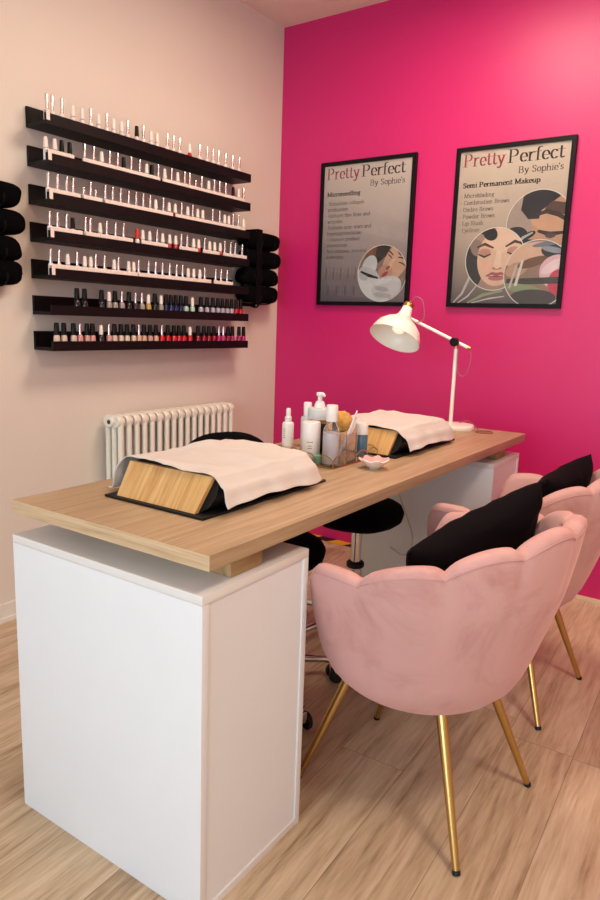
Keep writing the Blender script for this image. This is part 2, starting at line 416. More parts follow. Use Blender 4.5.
# ------------------------------------------------------------------ desk lamp
LB = DK(1.79, .32, ZT)
lamp = thing('desk_lamp', 'white metal desk lamp with brass joints at the far end of the desk', 'lamp', LB, 0)
MB().lathe([(.080, .0004), (.082, .006), (.0815, .016), (.078, .0205), (.05, .023), (.0005, .0235)], 48).build('base', M['whitemet'], lamp)
pj = Vector((-.018, .008, 0))
MB().tube([pj+Vector((0, 0, .0205)), pj+Vector((0, 0, .325))], .0078, 16).build('pole', M['whitemet'], lamp)
J = pj+Vector((0, 0, .352))
f = MB(); f.tube([pj+Vector((0, 0, .322)), pj+Vector((0, 0, .346))], .0062, 14); f.tube([J+Vector((0, -.019, 0)), J+Vector((0, .019, 0))], .0075, 16); f.build('elbow_joint', M['brass'], lamp)
f = MB(); f.tube([J+Vector((0, -.034, 0)), J+Vector((0, -.031, 0)), J+Vector((0, -.014, 0)), J+Vector((0, -.011, 0))], [.014, .0175, .0175, .015], 18); f.build('joint_knob', M['frame'], lamp)
ad = Vector((-1, 0, .415)).normalized()
MB().tube([J-ad*.062, J+ad*.262], .0068, 14).build('arm', M['whitemet'], lamp)
tip = J+ad*.262
MB().tube([J-ad*.065, J-ad*.055], .0074, 14).build('arm_cap', M['brass'], lamp)
axs = Vector((-.09, -.52, -.84)).normalized()           # shade points down towards the desk and the room
apex = tip+Vector((.022, -.005, .038))
q = axs.rotation_difference(Vector((0, 0, 1))).inverted().to_matrix().to_4x4()
MS = Matrix.Translation(apex) @ q
out = [(.021, .004), (.024, .032), (.029, .052), (.043, .069), (.068, .086), (.091, .110), (.103, .138), (.1065, .158)]
inn = [(r-.0022, z+.0005) for r, z in out[::-1]]
MB().lathe(out+[(.1085, .160)]+inn, 56, M4=MS, cap=False).build('lamp_shade', M['whitemet'], lamp, 60)
f = MB(); f.lathe([(.010, -.016), (.016, -.014), (.0235, -.004), (.0235, .010), (.020, .012)], 28, M4=MS); f.tube([tip, apex+axs*-.012], .006, 12); f.tube([apex+axs*-.012, apex+axs*-.024], .0045, 10); f.build('shade_holder', M['brass'], lamp)
MB().lathe([(.012, .03), (.014, .05), (.022, .075), (.029, .10), (.024, .122), (.010, .131), (.001, .132)], 28, M4=MS).build('bulb', M['bulb'], lamp)
f = MB(); f.tube(smooth_path([apex+axs*-.022, apex+Vector((.03, .0, .038)), apex+Vector((.062, 0, .02)), apex+Vector((.072, 0, -.05)), tip+ad*-.07+Vector((0, -.008, .0))]), .0016, 6)
f.build('shade_cord', M['cabled'], lamp)
f = MB(); f.tube(smooth_path([J-ad*.062, J+Vector((.066, 0, -.06)), J+Vector((.055, -.004, -.12)), J+Vector((.03, -.004, -.135)), J+Vector((.012, -.004, -.10)), J+Vector((.010, -.002, -.02))]), .0016, 6); f.build('cord', M['cabled'], lamp)
MB().tube(smooth_path([pj+Vector((.03, .02, .024)), pj+Vector((.05, .06, .030)), pj+Vector((.085, .07, .006)), pj+Vector((.10, .05, .003))]), .0016, 6).build('power_cord', M['cabled'], lamp)

# ------------------------------------------------------------------ tray and toiletries
TA = DA-.0; TP = DK(.90, .285, ZT)
tray = thing('glass_tray', 'glass tray with scalloped gold wire rim holding bottles', 'tray', TP, DA-.03)
tw, tl = .084, .128      # half sizes across and along
MB().box(-tw+.003, tw-.003, -tl+.003, tl-.003, .0006, .0040).build('glass_base', M['glass'], tray, 0)
f = MB()
def scal(p0, p1, n):
    P = []
    for k in range(n):
        for j in range(8):
            u = (k+j/8)/n; x = p0[0]+(p1[0]-p0[0])*u; y = p0[1]+(p1[1]-p0[1])*u
            P.append(Vector((x, y, .022+.014*math.sin(PI*j/8))))
    P.append(Vector((p1[0], p1[1], .022))); return P
C4 = [(-tw, -tl), (tw, -tl), (tw, tl), (-tw, tl)]
for k in range(4):
    p0, p1 = C4[k], C4[(k+1) % 4]; nn = 3 if k % 2 == 0 else 4
    f.tube(scal(p0, p1, nn), .0016, 6); f.tube([(*p0, .0022), (*p1, .0022)], .0018, 6)
    for j in range(nn): 
        u = j/nn; x = p0[0]+(p1[0]-p0[0])*u; y = p0[1]+(p1[1]-p0[1])*u; f.tube([(x, y, .001), (x, y, .022)], .0015, 6)
f.build('wire_rim', M['goldwire'], tray)
f = MB()
for k in range(4):
    p0, p1 = C4[k], C4[(k+1) % 4]; nn = 3 if k % 2 == 0 else 4; P = scal(p0, p1, nn)
    for a_, b_ in zip(P, P[1:]): f.poly([(a_.x, a_.y, .003), (b_.x, b_.y, .003), tuple(b_), tuple(a_)])
gl = f.build('glass_side', M['glass'], tray, 0); md = gl.modifiers.new('t', 'SOLIDIFY'); md.thickness = .0012
zt_ = ZT+.0046
def stand(name, label, cat, a, b, z=ZT+.0004, rz=0, group=None): return thing(name, label, cat, DK(a, b, z), DA+rz, group)
def marks(z0, n, r, parent, w=.5, a0=-1.6, step=.007):
    f = MB()
    for k in range(n):
        ww = w*(1-.25*((k*7) % 3)/2)
        f.grid(lambda i, j: Vector(((r+.0003)*math.cos(a0-ww/2+ww*i/8), (r+.0003)*math.sin(a0-ww/2+ww*i/8), z0+k*step+j*.0022)), 9, 2)
    f.build('print', M['greyink'], parent, 0)
# spray bottle left
b = stand('spray_bottle', 'small white spray bottle, leftmost beside the glass tray', 'bottle', .985, .055)
MB().lathe([(.019, 0), (.0195, .003), (.0195, .074), (.017, .080), (.009, .083)], 28).build('body', M['white'], b)
MB().lathe([(.011, .083), (.0115, .098), (.008, .100), (.0078, .122), (.006, .127), (.0005, .1275)], 24).build('spray_cap', M['white'], b)
marks(.03, 5, .0195, b)
b = stand('lotion_bottle', 'slim pale grey capped bottle behind the small white spray bottle', 'bottle', 1.035, .098)
MB().lathe([(.021, 0), (.0215, .003), (.0215, .092), (.019, .099), (.011, .102)], 28).build('body', M['greyl'], b)
MB().lathe([(.013, .102), (.0135, .144), (.012, .147), (.0005, .1475)], 24).build('cap', M['white'], b)
marks(.04, 4, .0215, b)
b = stand('pump_dispenser', 'wide pump dispenser with white pump head and gold collar', 'dispenser', .965, .190)
MB().lathe([(.036, 0), (.0365, .004), (.0365, .092), (.034, .096)], 36).build('body', M['blackply'], b)
MB().lathe([(.034, .0962), (.034, .108)], 36).build('gold_collar', M['gold'], b)
MB().lathe([(.037, .1082), (.0375, .113), (.0375, .137), (.035, .1425), (.014, .144)], 36).build('upper_body', M['greyl'], b)
f = MB(); f.lathe([(.0175, .144), (.0175, .150), (.013, .163), (.0075, .166), (.0075, .180), (.0125, .183), (.0125, .190), (.010, .192), (.0005, .1922)], 26)
f.tube([(0, 0, .187), (.016, -.008, .188), (.024, -.013, .184)], [.006, .0055, .0045], 10); f.build('pump_head', M['white'], b)
b = stand('white_canister', 'white cylinder bottle with grey printed lines at the near end of the tray', 'bottle', .815, .258, zt_)
MB().lathe([(.0265, 0), (.0275, .002), (.0275, .113), (.026, .1165), (.0005, .117)], 36).build('body', M['white'], b)
marks(.058, 1, .0275, b, .7, -1.1); marks(.040, 2, .0275, b, .5, -1.1)
b = stand('spray_dispenser', 'clear bottle of grey liquid with tall white cap at tray front', 'bottle', .805, .334, zt_)
MB().lathe([(.0225, 0), (.024, .003), (.024, .098), (.021, .108), (.014, .122), (.0135, .127)], 36).build('glass_body', M['acryl'], b)
MB().lathe([(.020, .004), (.0215, .006), (.0215, .094), (.0005, .0945)], 32).build('liquid', M['frost'], b)
MB().lathe([(.0165, .1272), (.0175, .129), (.017, .170), (.0155, .1745), (.0005, .175)], 28).build('cap', M['white'], b)
b = stand('acrylic_jar', 'square clear acrylic jar holding brushes in the tray', 'jar', .885, .328, zt_)
f = MB(); w = .031
f.box(-w, w, -w, w, 0, .004); f.box(-w, -w+.003, -w, w, .004, .085); f.box(w-.003, w, -w, w, .004, .085); f.box(-w+.003, w-.003, -w, -w+.003, .004, .085); f.box(-w+.003, w-.003, w-.003, w, .004, .085)
f.build('jar_wall', M['acryl'], b, 0)
bp = DK(.885, .328, zt_)
BR = [(.128, 'longest pale handled brush leaning right in the acrylic jar'), (.112, 'middle length pale brush leaning in the acrylic jar, nearest its centre'), (.098, 'shortest pale handled brush leaning right in the acrylic jar'),
      (.120, 'second longest pale brush leaning in the acrylic jar'), (.105, 'pale brush just longer than the shortest in the acrylic jar')]
for k, (h, lb) in enumerate(BR):
    tt_ = (k-2)*.0095; x0 = -.010-.5*tt_; y0 = -.006+.83*tt_; x1 = x0+.046; y1 = y0+.018; h *= 1.18
    o = thing('nail_brush', lb, 'brush', bp+Vector((x0, y0, .0045)), 0, 'brushes in the acrylic jar')
    MB().tube([(0, 0, .012), ((x1-x0)*.6, (y1-y0)*.6, h*.6), (x1-x0, y1-y0, h)], [.0042, .0038, .0022], 8).build('handle', M['brushh'], o)
    MB().tube([(0, 0, .0), (0, 0, .012)], [.002, .003], 8).build('bristles', M['bristle'], o)
sp = MB(); 
def sph(i, j):
    u, v = 2*PI*i/28, PI*j/15; d = Vector((math.cos(u)*math.sin(v), math.sin(u)*math.sin(v), math.cos(v)))
    r = .031*(1+.10*noise.noise(d*3)+.06*noise.noise(d*9)); return d*r
sp.grid(sph, 28, 16, cu=True)
o = sp.build('sea_sponge', M['sponge'], None, 80); o.location = DK(.892, .318, ZT+.121); tag(o, 'round yellow sponge sitting on top of the acrylic jar', 'sponge')
b = stand('blue_bottle', 'short bottle of blue liquid with white lid at the tray right end', 'bottle', .985, .335, zt_)
MB().lathe([(.0185, 0), (.0195, .002), (.0195, .066), (.018, .069)], 30).build('body', M['bluel'], b)
MB().lathe([(.0195, .0692), (.0195, .098), (.017, .104), (.0005, .1045)], 30).build('lid', M['white'], b)
b = stand('teal_pot', 'tiny teal pot standing at the front edge of the glass tray', 'pot', .796, .2955, zt_)
MB().lathe([(.009, 0), (.010, .002), (.010, .022), (.008, .024), (.0005, .0245)], 20).build('body', M['teal'], b)
# scalloped dish
b = stand('scalloped_dish', 'small white scalloped dish with pink inside on the desk edge', 'dish', .865, .447)
def dishf(sgn):
    def fn(i, j):
        a = 2*PI*i/72; k = j/9; r0 = .016+.027*k; wv = 1+.09*k*math.cos(a*7); z = .0025+.0235*k**1.3+(.003*k*math.cos(a*7))
        if sgn: r0 -= .002; z += .002
        return Vector((r0*wv*math.cos(a), r0*wv*math.sin(a), z))
    return fn
f = MB(); A = f.grid(dishf(0), 72, 10, cu=True); B = f.grid(dishf(1), 72, 10, mi=1, cu=True)
for i in range(72): f._f((A[i][9], A[(i+1) % 72][9], B[(i+1) % 72][9], B[i][9]))
f._f([A[i][0] for i in range(72)][::-1]); f._f([B[i][0] for i in range(72)], 1)
f.lathe([(.015, 0), (.016, .0026)], 36, cap=True)
f.build('bowl', [M['ceramic'], M['rosec']], b, 60)

# ------------------------------------------------------------------ chairs
def petal(phi, n=7, span=math.radians(120)):
    """petal coordinate: returns (index, -1..1)"""
    B = [math.radians(v) for v in (-120, -87, -55, -28, 0, 28, 55, 87, 120)]
    for k in range(8):
        if phi <= B[k+1] or k == 7: break
    u = (phi-B[k])/(B[k+1]-B[k]); u = min(max(u, 0), 1); return k, 2*u-1
def ss(x, a, b):
    t = min(max((x-a)/(b-a), 0), 1); return t*t*(3-2*t)
PROF = [(.300, .0), (.300, .10), (.304, .155), (.318, .200), (.345, .230), (.39, .254), (.45, .275), (.52, .298), (.60, .322), (.70, .341), (.80, .354), (.86, .362)]
def r_of_z(z):
    P = PROF[3:]
    if z <= P[0][0]: return P[0][1]
    for (z0, r0), (z1, r1) in zip(P, P[1:]):
        if z <= z1: return r0+(r1-r0)*(z-z0)/(z1-z0)
    return P[-1][1]
def rim(phi):
    a = abs(phi); sp_ = math.radians(120)
    k, p = petal(phi)
    base = .780-.128*ss(a, 0, math.radians(118))
    sc = .022*max(0, math.cos(p*PI/2))**.6
    if a > sp_: sc = 0
    top = base-.022+sc
    f = ss(a, math.radians(108), math.radians(134))
    return top*(1-f)+.405*f
def crease(phi):
    a = abs(phi); k, p = petal(phi)
    e = math.exp(-((1-abs(p))/.16)**2) if a < math.radians(112) else 0
    return e
def make_chair(label, loc, rz):
    t = thing('shell_armchair', label, 'chair', loc, rz, 'pink velvet shell chairs at the desk')
    N = 196; prof_n = 30
    f = MB(); TK = .046
    def fn(i, j):
        phi = 2*PI*i/N-PI; zr = rim(phi); a = abs(phi); e = crease(phi)
        ny, nin = 14, 12
        zb = .318
        dep = 1-.06*ss(a, math.radians(100), math.radians(180))
        if j < 4:      # underside
            r = [.0005, .10, .16, .19][j]; z = [.300, .300, .305, .311][j]; return Vector((r*math.cos(phi)*dep, r*math.sin(phi), z))
        j -= 4
        if j < ny:     # outer wall
            k = j/(ny-1); z = zb+(zr-TK*.45-zb)*k; r = r_of_z(z)-.005*e*k**3
            return Vector((r*math.cos(phi)*dep, r*math.sin(phi), z))
        j -= ny
        if j < 4:      # rounded rim
            an = PI*(j+1)/5; rc = r_of_z(zr)-TK/2; z = zr-TK*.45+TK*.45*math.sin(an); r = rc+TK/2*math.cos(an)-.004*e
            z -= .006*e
            return Vector((r*math.cos(phi)*dep, r*math.sin(phi), z))
        j -= 4
        k = j/(nin-1)  # inner wall down to the seat
        z = (zr-TK*.45)*(1-k)+.385*k; z = max(z, .36)
        r = r_of_z(z)-TK+.010*e*(1-k)-.006*(1-e)*math.sin(PI*(1-k))
        return Vector((r*math.cos(phi)*dep, r*math.sin(phi), z))
    NV = 4+14+4+12
    V = f.grid(fn, N, NV, cu=True)
    f._f([V[i][NV-1] for i in range(N)][::-1]); 
    sh = f.build('shell', M['velvet'], t, 70)
    # seam piping just under the rim, outside
    f = MB(); P = []
    for i in range(-132, 133):
        phi = math.radians(i*.86); z = rim(phi)-TK*.42; r = r_of_z(z)-.0055*crease(phi)+.0002; P.append((r*math.cos(phi), r*math.sin(phi), z))
    f.tube(P, .0016, 6); f.build('piping', M['piping'], sh)
    # seat cushion
    f = MB()
    f.lathe([(.0005, .385), (.20, .385), (.232, .395), (.240, .42), (.236, .445), (.215, .450), (.12, .456), (.0005, .458)], 64, sq=2.4)
    f.build('seat', M['velvet'], t, 70)
    for sx, sy in ((-1, -1), (-1, 1), (1, -1), (1, 1)):
        ft = Vector((sx*.232, sy*(.198 if sx > 0 else .185), 0)); tp = Vector((sx*.128, sy*.118, .306))
        d = (tp-ft).normalized()
        l = MB().tube([ft+d*.010, tp], [.0080, .0132], 18).build('leg', M['gold'], t)
        MB().tube([ft+Vector((0, 0, .0003)), ft+d*.004, ft+d*.0105], [.0088, .0092, .0088], 14).build('foot_cap', M['rubber'], l)
    return t
ch = make_chair('pink velvet shell chair nearest the camera with black cushion', (1.683, -1.600, 0), math.radians(-5))
dup(ch, (1.660, -.935, 0), math.radians(-3.6), 'farther pink velvet shell chair close to the pink wall')

def cushion(label, M4, w, h, th, seed):
    n = 30
    f = MB()
    def fn(sg):
        def g(i, j):
            u, v = 2*i/(n-1)-1, 2*j/(n-1)-1
            e = (1-abs(u)**3.2)*(1-abs(v)**3.2); e = max(e, 0)**.45
            pin = 1-.07*(1-abs(u)**2)*abs(v)**4; pin2 = 1-.07*(1-abs(v)**2)*abs(u)**4
            p = Vector((sg*th/2*e, u*w/2*pin2, v*h/2*pin))
            p.x += (.012*noise.noise(Vector((u*2.2, v*2.2, seed)))+.006*noise.noise(Vector((u*6, v*5, seed))))*e*1
            return M4 @ p
        return g
    f.grid(fn(1), n, n); f.grid(fn(-1), n, n)
    return tag(f.build('cushion', M['blackvel'], None, 80), label, 'cushion', 'black cushions on the pink chairs')
Mc = Matrix.Translation((1.775, -1.545, .630)) @ Matrix.Rotation(math.radians(-17), 4, 'Z') @ Matrix.Rotation(math.radians(18), 4, 'Y') @ Matrix.Rotation(math.radians(16), 4, 'X')
cushion('black velvet cushion leaning in the nearest pink chair', Mc, .45, .25, .11, 1)
Mc = Matrix.Translation((1.80, -.90, .615)) @ Matrix.Rotation(math.radians(-3.6), 4, 'Z') @ Matrix.Rotation(math.radians(14), 4, 'Y') @ Matrix.Rotation(math.radians(4), 4, 'X')
cushion('black velvet cushion leaning in the farther pink chair', Mc, .40, .30, .11, 4)

# ------------------------------------------------------------------ stools
def stool(label, loc, rz, zs, back=None, R=.265, sr=1):
    t = thing('rolling_stool', label, 'stool', loc, rz, 'black wheeled stools behind the desk')
    f = MB()
    f.lathe([(.0005, zs-.075), (.10, zs-.075), (.165, zs-.066), (.192, zs-.045), (.198, zs-.022), (.188, zs-.004), (.15, zs+.004), (.0005, zs+.006)], 48, sq=2.3)
    for v in f.bm.verts: v.co = Vector((v.co.x*sr, v.co.y*sr, v.co.z+.008*noise.noise(v.co*9)))
    f.build('seat', M['blackfab'], t, 70)
    f = MB(); f.lathe([(.024, .075), (.024, .295)], 24); f.lathe([(.019, .295), (.019, zs-.075)], 24); f.build('gas_lift', M['chrome'], t)
    MB().lathe([(.030, .288), (.033, .292), (.033, .304), (.030, .308)], 24).build('collar', M['rubber'], t)
    MB().box(-.05, .05, .03, .055, zs-.10, zs-.085, bev=.003).build('height_lever', M['rubber'], t)
    f = MB(); f.lathe([(.034, .07), (.038, .076), (.036, .11), (.028, .118)], 28)
    f.build('hub', M['chrome'], t)
    for k in range(5):
        a = 2*PI*k/5; d = Vector((math.cos(a), math.sin(a), 0))
        g = MB().tube([d*.03+Vector((0, 0, .096)), d*.12+Vector((0, 0, .096)), d*(R-.04)+Vector((0, 0, .080)), d*R+Vector((0, 0, .070))], [.017, .014, .011, .010], 12).build('base_arm', M['chrome'], t)
        c = d*R; s_ = Vector((-d.y, d.x, 0))
        f = MB()
        for sg in (-1, 1):
            f.tube([c+s_*sg*.010+Vector((0, 0, .0255)), c+s_*sg*.013+Vector((0, 0, .0255)), c+s_*sg*.024+Vector((0, 0, .0255)), c+s_*sg*.027+Vector((0, 0, .0255))], [.022, .025, .025, .021], 20)
        f.build('castor', M['rubber'], g)
        MB().box(-.018, .018, -.009, .009, .030, .066, bev=.004, M4=Matrix.Translation(c) @ Matrix.Rotation(a, 4, 'Z')).build('castor_fork', M['chrome'], g)
    if back:
        bz, w = back
        # curved padded backrest on a bracket, towards local -x
        f = MB()
        def bk(i, j):
            u = 2*i/28-1; an = 2*PI*j/16
            tt = .026*(1-abs(u)**5)**.5+.0005; hh = .115*(1-abs(u)**2.6)**.5+.001
            x = -.262+.03*u*u; return Vector((x+tt*math.cos(an), u*w/2, bz-.115+hh*math.sin(an)))
        f.grid(bk, 29, 16, cv=True); f.build('backrest', M['blackfab'], t, 80)
        f = MB(); f.tube(smooth_path([(-.06, 0, zs-.082), (-.20, 0, zs-.085), (-.30, 0, zs-.05), (-.305, 0, bz-.20), (-.285, 0, bz-.12)]), .011, 10); f.build('backrest_bracket', M['rubber'], t)
    return t
stool('black stool with low backrest behind the near white pedestal', (1.075, -1.485, 0), math.radians(-22), .50, (.80, .36))
stool('round black stool seen under the middle of the desk', (1.135, -.985, 0), math.radians(30), .528, sr=.84)

# ------------------------------------------------------------------ radiator
rad = thing('column_radiator', 'white column radiator on the cream wall behind the desk', 'radiator', (0, 0, 0))
ry0, ry1 = -1.232, -.492; nr = 17; pitch = (ry1-ry0)/nr; rt, rb = .762, .16
f = MB(); xs = (.040, .078, .116)
prof = []
def rsec():
    f = MB()
    for x in xs: f.tube([(x, 0, rb+.02), (x, 0, rt-.022)], .0125, 14)
    for z0, z1 in ((rt-.052, rt), (rb, rb+.05)):
        pts = []
        xa, xb = .0275, .1285; r = .024; zc = (z0+z1)/2
        for k in range(9): a = PI/2+PI*k/8; pts.append((xa+r+r*math.cos(a)*1.0, zc+(z1-z0)/2*math.sin(a)))
        for k in range(9): a = -PI/2+PI*k/8; pts.append((xb-r+r*math.cos(a), zc+(z1-z0)/2*math.sin(a)))
        n = len(pts)
        cxm = (xa+xb)/2
        rings = []
        for yy, sc in ((-.0175, .82), (-.013, .96), (-.006, 1), (.006, 1), (.013, .96), (.0175, .82)):
            rings.append([f.bm.verts.new((cxm+(x-cxm)*(1-(1-sc)*.25), yy, zc+(z-zc)*sc)) for x, z in pts])
        for a_, b_ in zip(rings, rings[1:]):
            for i in range(n): f._f((a_[i], a_[(i+1) % n], b_[(i+1) % n], b_[i]))
        f._f(rings[0]); f._f(rings[-1][::-1])
    return f
s0 = rsec().build('section', M['radi'], rad, 50); s0.location = (0, ry0+pitch/2, 0)
for k in range(1, nr):
    c = s0.copy(); COL.objects.link(c); c.parent = rad; c.location = (0, ry0+pitch*(k+.5), 0)
f = MB()
for z in (rt-.026, rb+.025): f.tube([(.078, ry0+.008, z), (.078, ry1-.008, z)], .017, 16)
f.build('header_pipe', M['radi'], rad)
f = MB(); zc = rt-.026
f.tube([(.078, ry0+.004, zc), (.078, ry0-.004, zc), (.078, ry0-.008, zc)], [.022, .022, .019], 22)
bu = f.build('end_plug', M['radi'], rad); MB().tube([(.078, ry0-.0075, zc), (.078, ry0-.0095, zc)], .0095, 16).build('plug_socket', M['gap'], bu)
f = MB()
for y in (ry0+pitch*2, ry1-pitch*2): f.box(.0, .03, y-.015, y+.015, rt-.10, rt-.07); f.box(.0, .03, y-.015, y+.015, rb+.07, rb+.10)
f.build('wall_bracket', M['radi'], rad, 0)

# ------------------------------------------------------------------ picture ledges and nail polish
SZ0, SDZ = 1.033, .1314; SY0, SY1 = -1.5236, -.3935
ORD = ['', 'first', 'second', 'third', 'fourth', 'fifth', 'sixth', 'seventh', 'eighth', 'ninth', 'tenth', 'eleventh', 'twelfth', 'thirteenth', 'fourteenth', 'fifteenth', 'sixteenth', 'seventeenth', 'eighteenth', 'nineteenth', 'twentieth']
TEN = ['', '', 'twenty', 'thirty']
def ordn(n):
    return ORD[n] if n <= 20 else TEN[n//10]+('-'+ORD[n % 10] if n % 10 else '')
ROWN = ['topmost black ledge', 'second black ledge from top', 'third black ledge from top', 'middle black ledge', 'third black ledge from bottom', 'second black ledge from bottom', 'lowest black ledge']
lf = MB(); Lh = .0145
def ledge_mesh():
    f = MB(); y0, y1 = SY0, SY1
    prof = [(.001, 0), (.120, 0), (.120, .036), (.110, .036), (.110, .012), (.012, .012), (.012, .070), (.001, .070)]
    f.prism(prof, lambda p, d: Vector((p[0], d, p[1])), y0, y1); return f
led = None
for r in range(7):
    z = SZ0+(6-r)*SDZ
    if led is None:
        led = ledge_mesh().build('picture_ledge', M['ledge'], None, 30)
        o = led
    else:
        o = led.copy(); COL.objects.link(o)
    o.location = (0, 0, z)
    tag(o, ROWN[r]+' of nail polish on the cream wall' if r not in (3,) else 'middle one of seven black nail polish ledges on the cream wall', 'wall shelf', 'black picture ledges')
ROWS = [
    'cw1.499 cw1.477 cw1.437 ww1.39 ww1.349 cw1.311 ww1.274 cw1.236 ww1.202 ww1.163 cw1.133 bw1.086 cw1.052 ww1.009 ww0.976 cw0.919 cw0.882 cw0.846 wr0.785 cw0.722 cw0.674 cw0.634 cw0.597 cw0.548 cw0.499 cw0.451',
    'ww1.508 ww1.471 bw1.442 bw1.408 cw1.342 cw1.3 ww1.263 cw1.225 cw1.185 bw1.155 cw1.117 cw1.072 ww1.035 bw1.007 cw0.971 ww0.934 cw0.894 ww0.858 cw0.816 cw0.785 sw0.747 cw0.708 ww0.662 cw0.625 cw0.588 cw0.546 bw0.492 ww0.452 cw0.414',
    'cw1.503 cw1.464 cw1.425 cw1.397 sw1.35 cw1.318 sw1.295 cw1.249 cw1.213 cw1.173 cw1.132 cw1.093 cw1.055 cw1.017 ww0.986 cw0.943 wr0.909 wr0.873 cw0.834 ww0.796 cw0.765 ww0.733 ww0.7 cw0.633 cw0.585 ww0.55 ww0.521 cw0.489 cw0.452 ww0.411',
    'cw1.502 cw1.469 cw1.43 bw1.403 cw1.345 cw1.323 ww1.277 cw1.245 cw1.201 cw1.16 rw1.089 ww1.059 ww1.021 cw0.979 ww0.947 wr0.906 wr0.87 cw0.836 cw0.799 ww0.758 wr0.725 cw0.686 ww0.652 ww0.618 wr0.579 cw0.547 cw0.504 cw0.471 cw0.418',
    'cw1.503 cw1.467 ww1.43 cw1.387 ww1.353 ww1.325 cw1.301 cw1.258 ww1.211 cw1.189 ww1.136 ww1.11 cw1.083 cw1.028 cw0.988 cw0.948 cw0.906 cw0.864 cw0.827 ww0.792 ww0.757 ww0.717 cw0.684 cw0.609 cw0.57 cw0.527',
    'bk1.394 bk1.359 bk1.278 ws1.241 bs1.211 cs1.175 bk1.138 ck1.103 cs1.068 wg1.032 bk0.995 ws0.96 bu0.93 bu0.9 bu0.87 bu0.839 bm0.807 wm0.766 bv0.71 bv0.669 bv0.628 bv0.592 bv0.559 bv0.526 bv0.493 br0.459 br0.425',
    'bn1.489 bn1.457 bn1.414 cp1.384 bp1.351 bp1.325 wk1.284 cp1.244 bn1.216 bn1.183 bn1.151 bn1.116 ce1.086 be1.058 bp1.024 be0.99 cr0.955 br0.919 br0.882 br0.851 br0.82 wr0.781 bd0.728 bd0.688 bd0.654 bd0.619 cf0.583 cf0.551 bd0.517 bf0.484 bf0.434 bf0.399',
]
CAPW = {'c': 'silver-capped', 'w': 'white-capped', 'b': 'black-capped', 's': 'short silver-capped', 'r': 'red-capped'}
COLW = {'w': 'white', 'r': 'red', 'k': 'dark', 's': 'silvery', 'g': 'gold', 'u': 'blue', 'm': 'mint', 'v': 'lilac grey', 'n': 'nude', 'p': 'rosy', 'b': 'beige', 'e': 'peach', 'd': 'dark red', 'f': 'magenta'}
meshes = {}
def polish_proto(cap, col, fam):
    key = (cap, col, fam)
    if key in meshes: return meshes[key]
    if fam == 'gel':
        body = [(.0085, 0), (.0098, .0015), (.0098, .036), (.0085, .041), (.0055, .044)]
        caps = {'c': [(.0062, .0442), (.0062, .090), (.0055, .092), (.0004, .0922)], 's': [(.0062, .0442), (.0062, .066), (.0055, .068), (.0004, .0682)],
                'w': [(.0092, .0442), (.0088, .050), (.0066, .078), (.0058, .081), (.0004, .0815)], 'b': [(.0088, .0442), (.0086, .05), (.0072, .080), (.006, .083), (.0004, .0835)],
                'r': [(.0092, .0442), (.0088, .05), (.0072, .079), (.006, .082), (.0004, .0825)]}[cap]
        ob = MB().lathe(body, 16).build('nail_polish_bottle', M['pol_'+col], None, 50)
    else:
        body = [(.0092, 0), (.0108, .0015), (.0112, .012), (.0108, .038), (.0092, .044), (.005, .048)]
        caps = {'b': [(.0096, .0462), (.0104, .050), (.0090, .088), (.0075, .0915), (.0004, .092)], 'c': [(.006, .0482), (.006, .087), (.005, .090), (.0004, .0905)],
                'w': [(.0085, .0482), (.0085, .052), (.0072, .082), (.006, .085), (.0004, .0855)]}[cap]
        ob = MB().lathe(body, 16, sq=3).build('nail_polish_bottle', M['pol_'+col], None, 50)
    cp = MB().lathe(caps, 14).build('cap', M['cap_'+cap], None, 50)
    me = (ob.data, cp.data); bpy.data.objects.remove(ob); bpy.data.objects.remove(cp); meshes[key] = me; return me
rnd = random.Random(3)
for r, row in enumerate(ROWS):
    z = SZ0+(6-r)*SDZ+.0123
    for k, t in enumerate(row.split()):
        cap, col, y = t[0], t[1], -float(t[2:]); fam = 'gel' if r < 5 else 'lacquer'
        mb, mc = polish_proto(cap, col, fam)
        o = bpy.data.objects.new('nail_polish_bottle', mb); COL.objects.link(o); o.location = (.092 if fam == 'gel' else .094, y, z)
        o.rotation_euler = (0, 0, 0)
        c = bpy.data.objects.new('cap', mc); COL.objects.link(c); c.parent = o
        cw = CAPW[cap] + ('' if fam == 'gel' and col == 'w' else ' '+COLW[col])
        tag(o, '%s nail polish, %s from left on the %s' % (cw, ordn(k+1), ROWN[r]), 'nail polish', 'nail polish bottles on the '+ROWN[r])
# white label strips standing along the ledge fronts
M['strip'] = mat('label_card', (240, 226, 216), .6, noise_amt=.12, scale=180)
SEG = [[], [(1.52, 1.40), (1.36, .98), (.96, .42)], [(1.52, 1.375), (1.362, 1.275), (1.262, .90), (.885, .42)], [(1.52, 1.37), (1.355, 1.29), (1.288, 1.125), (1.075, .93), (.86, .745), (.71, .60), (.56, .40)], [(1.52, 1.10), (1.095, .655), (.635, .50)], [], []]
for r in range(5):
    z = SZ0+(6-r)*SDZ
    segs = SEG[r] or [(1.5225, 1.508)]
    for k, (a, b_) in enumerate(segs):
        f = MB(); f.box(.1055, .1075, -a, -b_, .0125, .052 if SEG[r] else .044)
        if k == 0:
            f.box(.1055, .1215, -a, -a+.014, .044, .0455); f.box(.1205, .1218, -a, -a+.014, .012, .0455)
        o = f.build('label_strip', M['strip'], None, 0); o.location = (0, 0, z)
        wh = ('%s white label strip from the left along the %s' % (ordn(k+1), ROWN[r])) if len(segs) > 1 else 'small white tab at the left end of the '+ROWN[r]
        tag(o, wh, 'label strip', 'white label strips on the ledges')

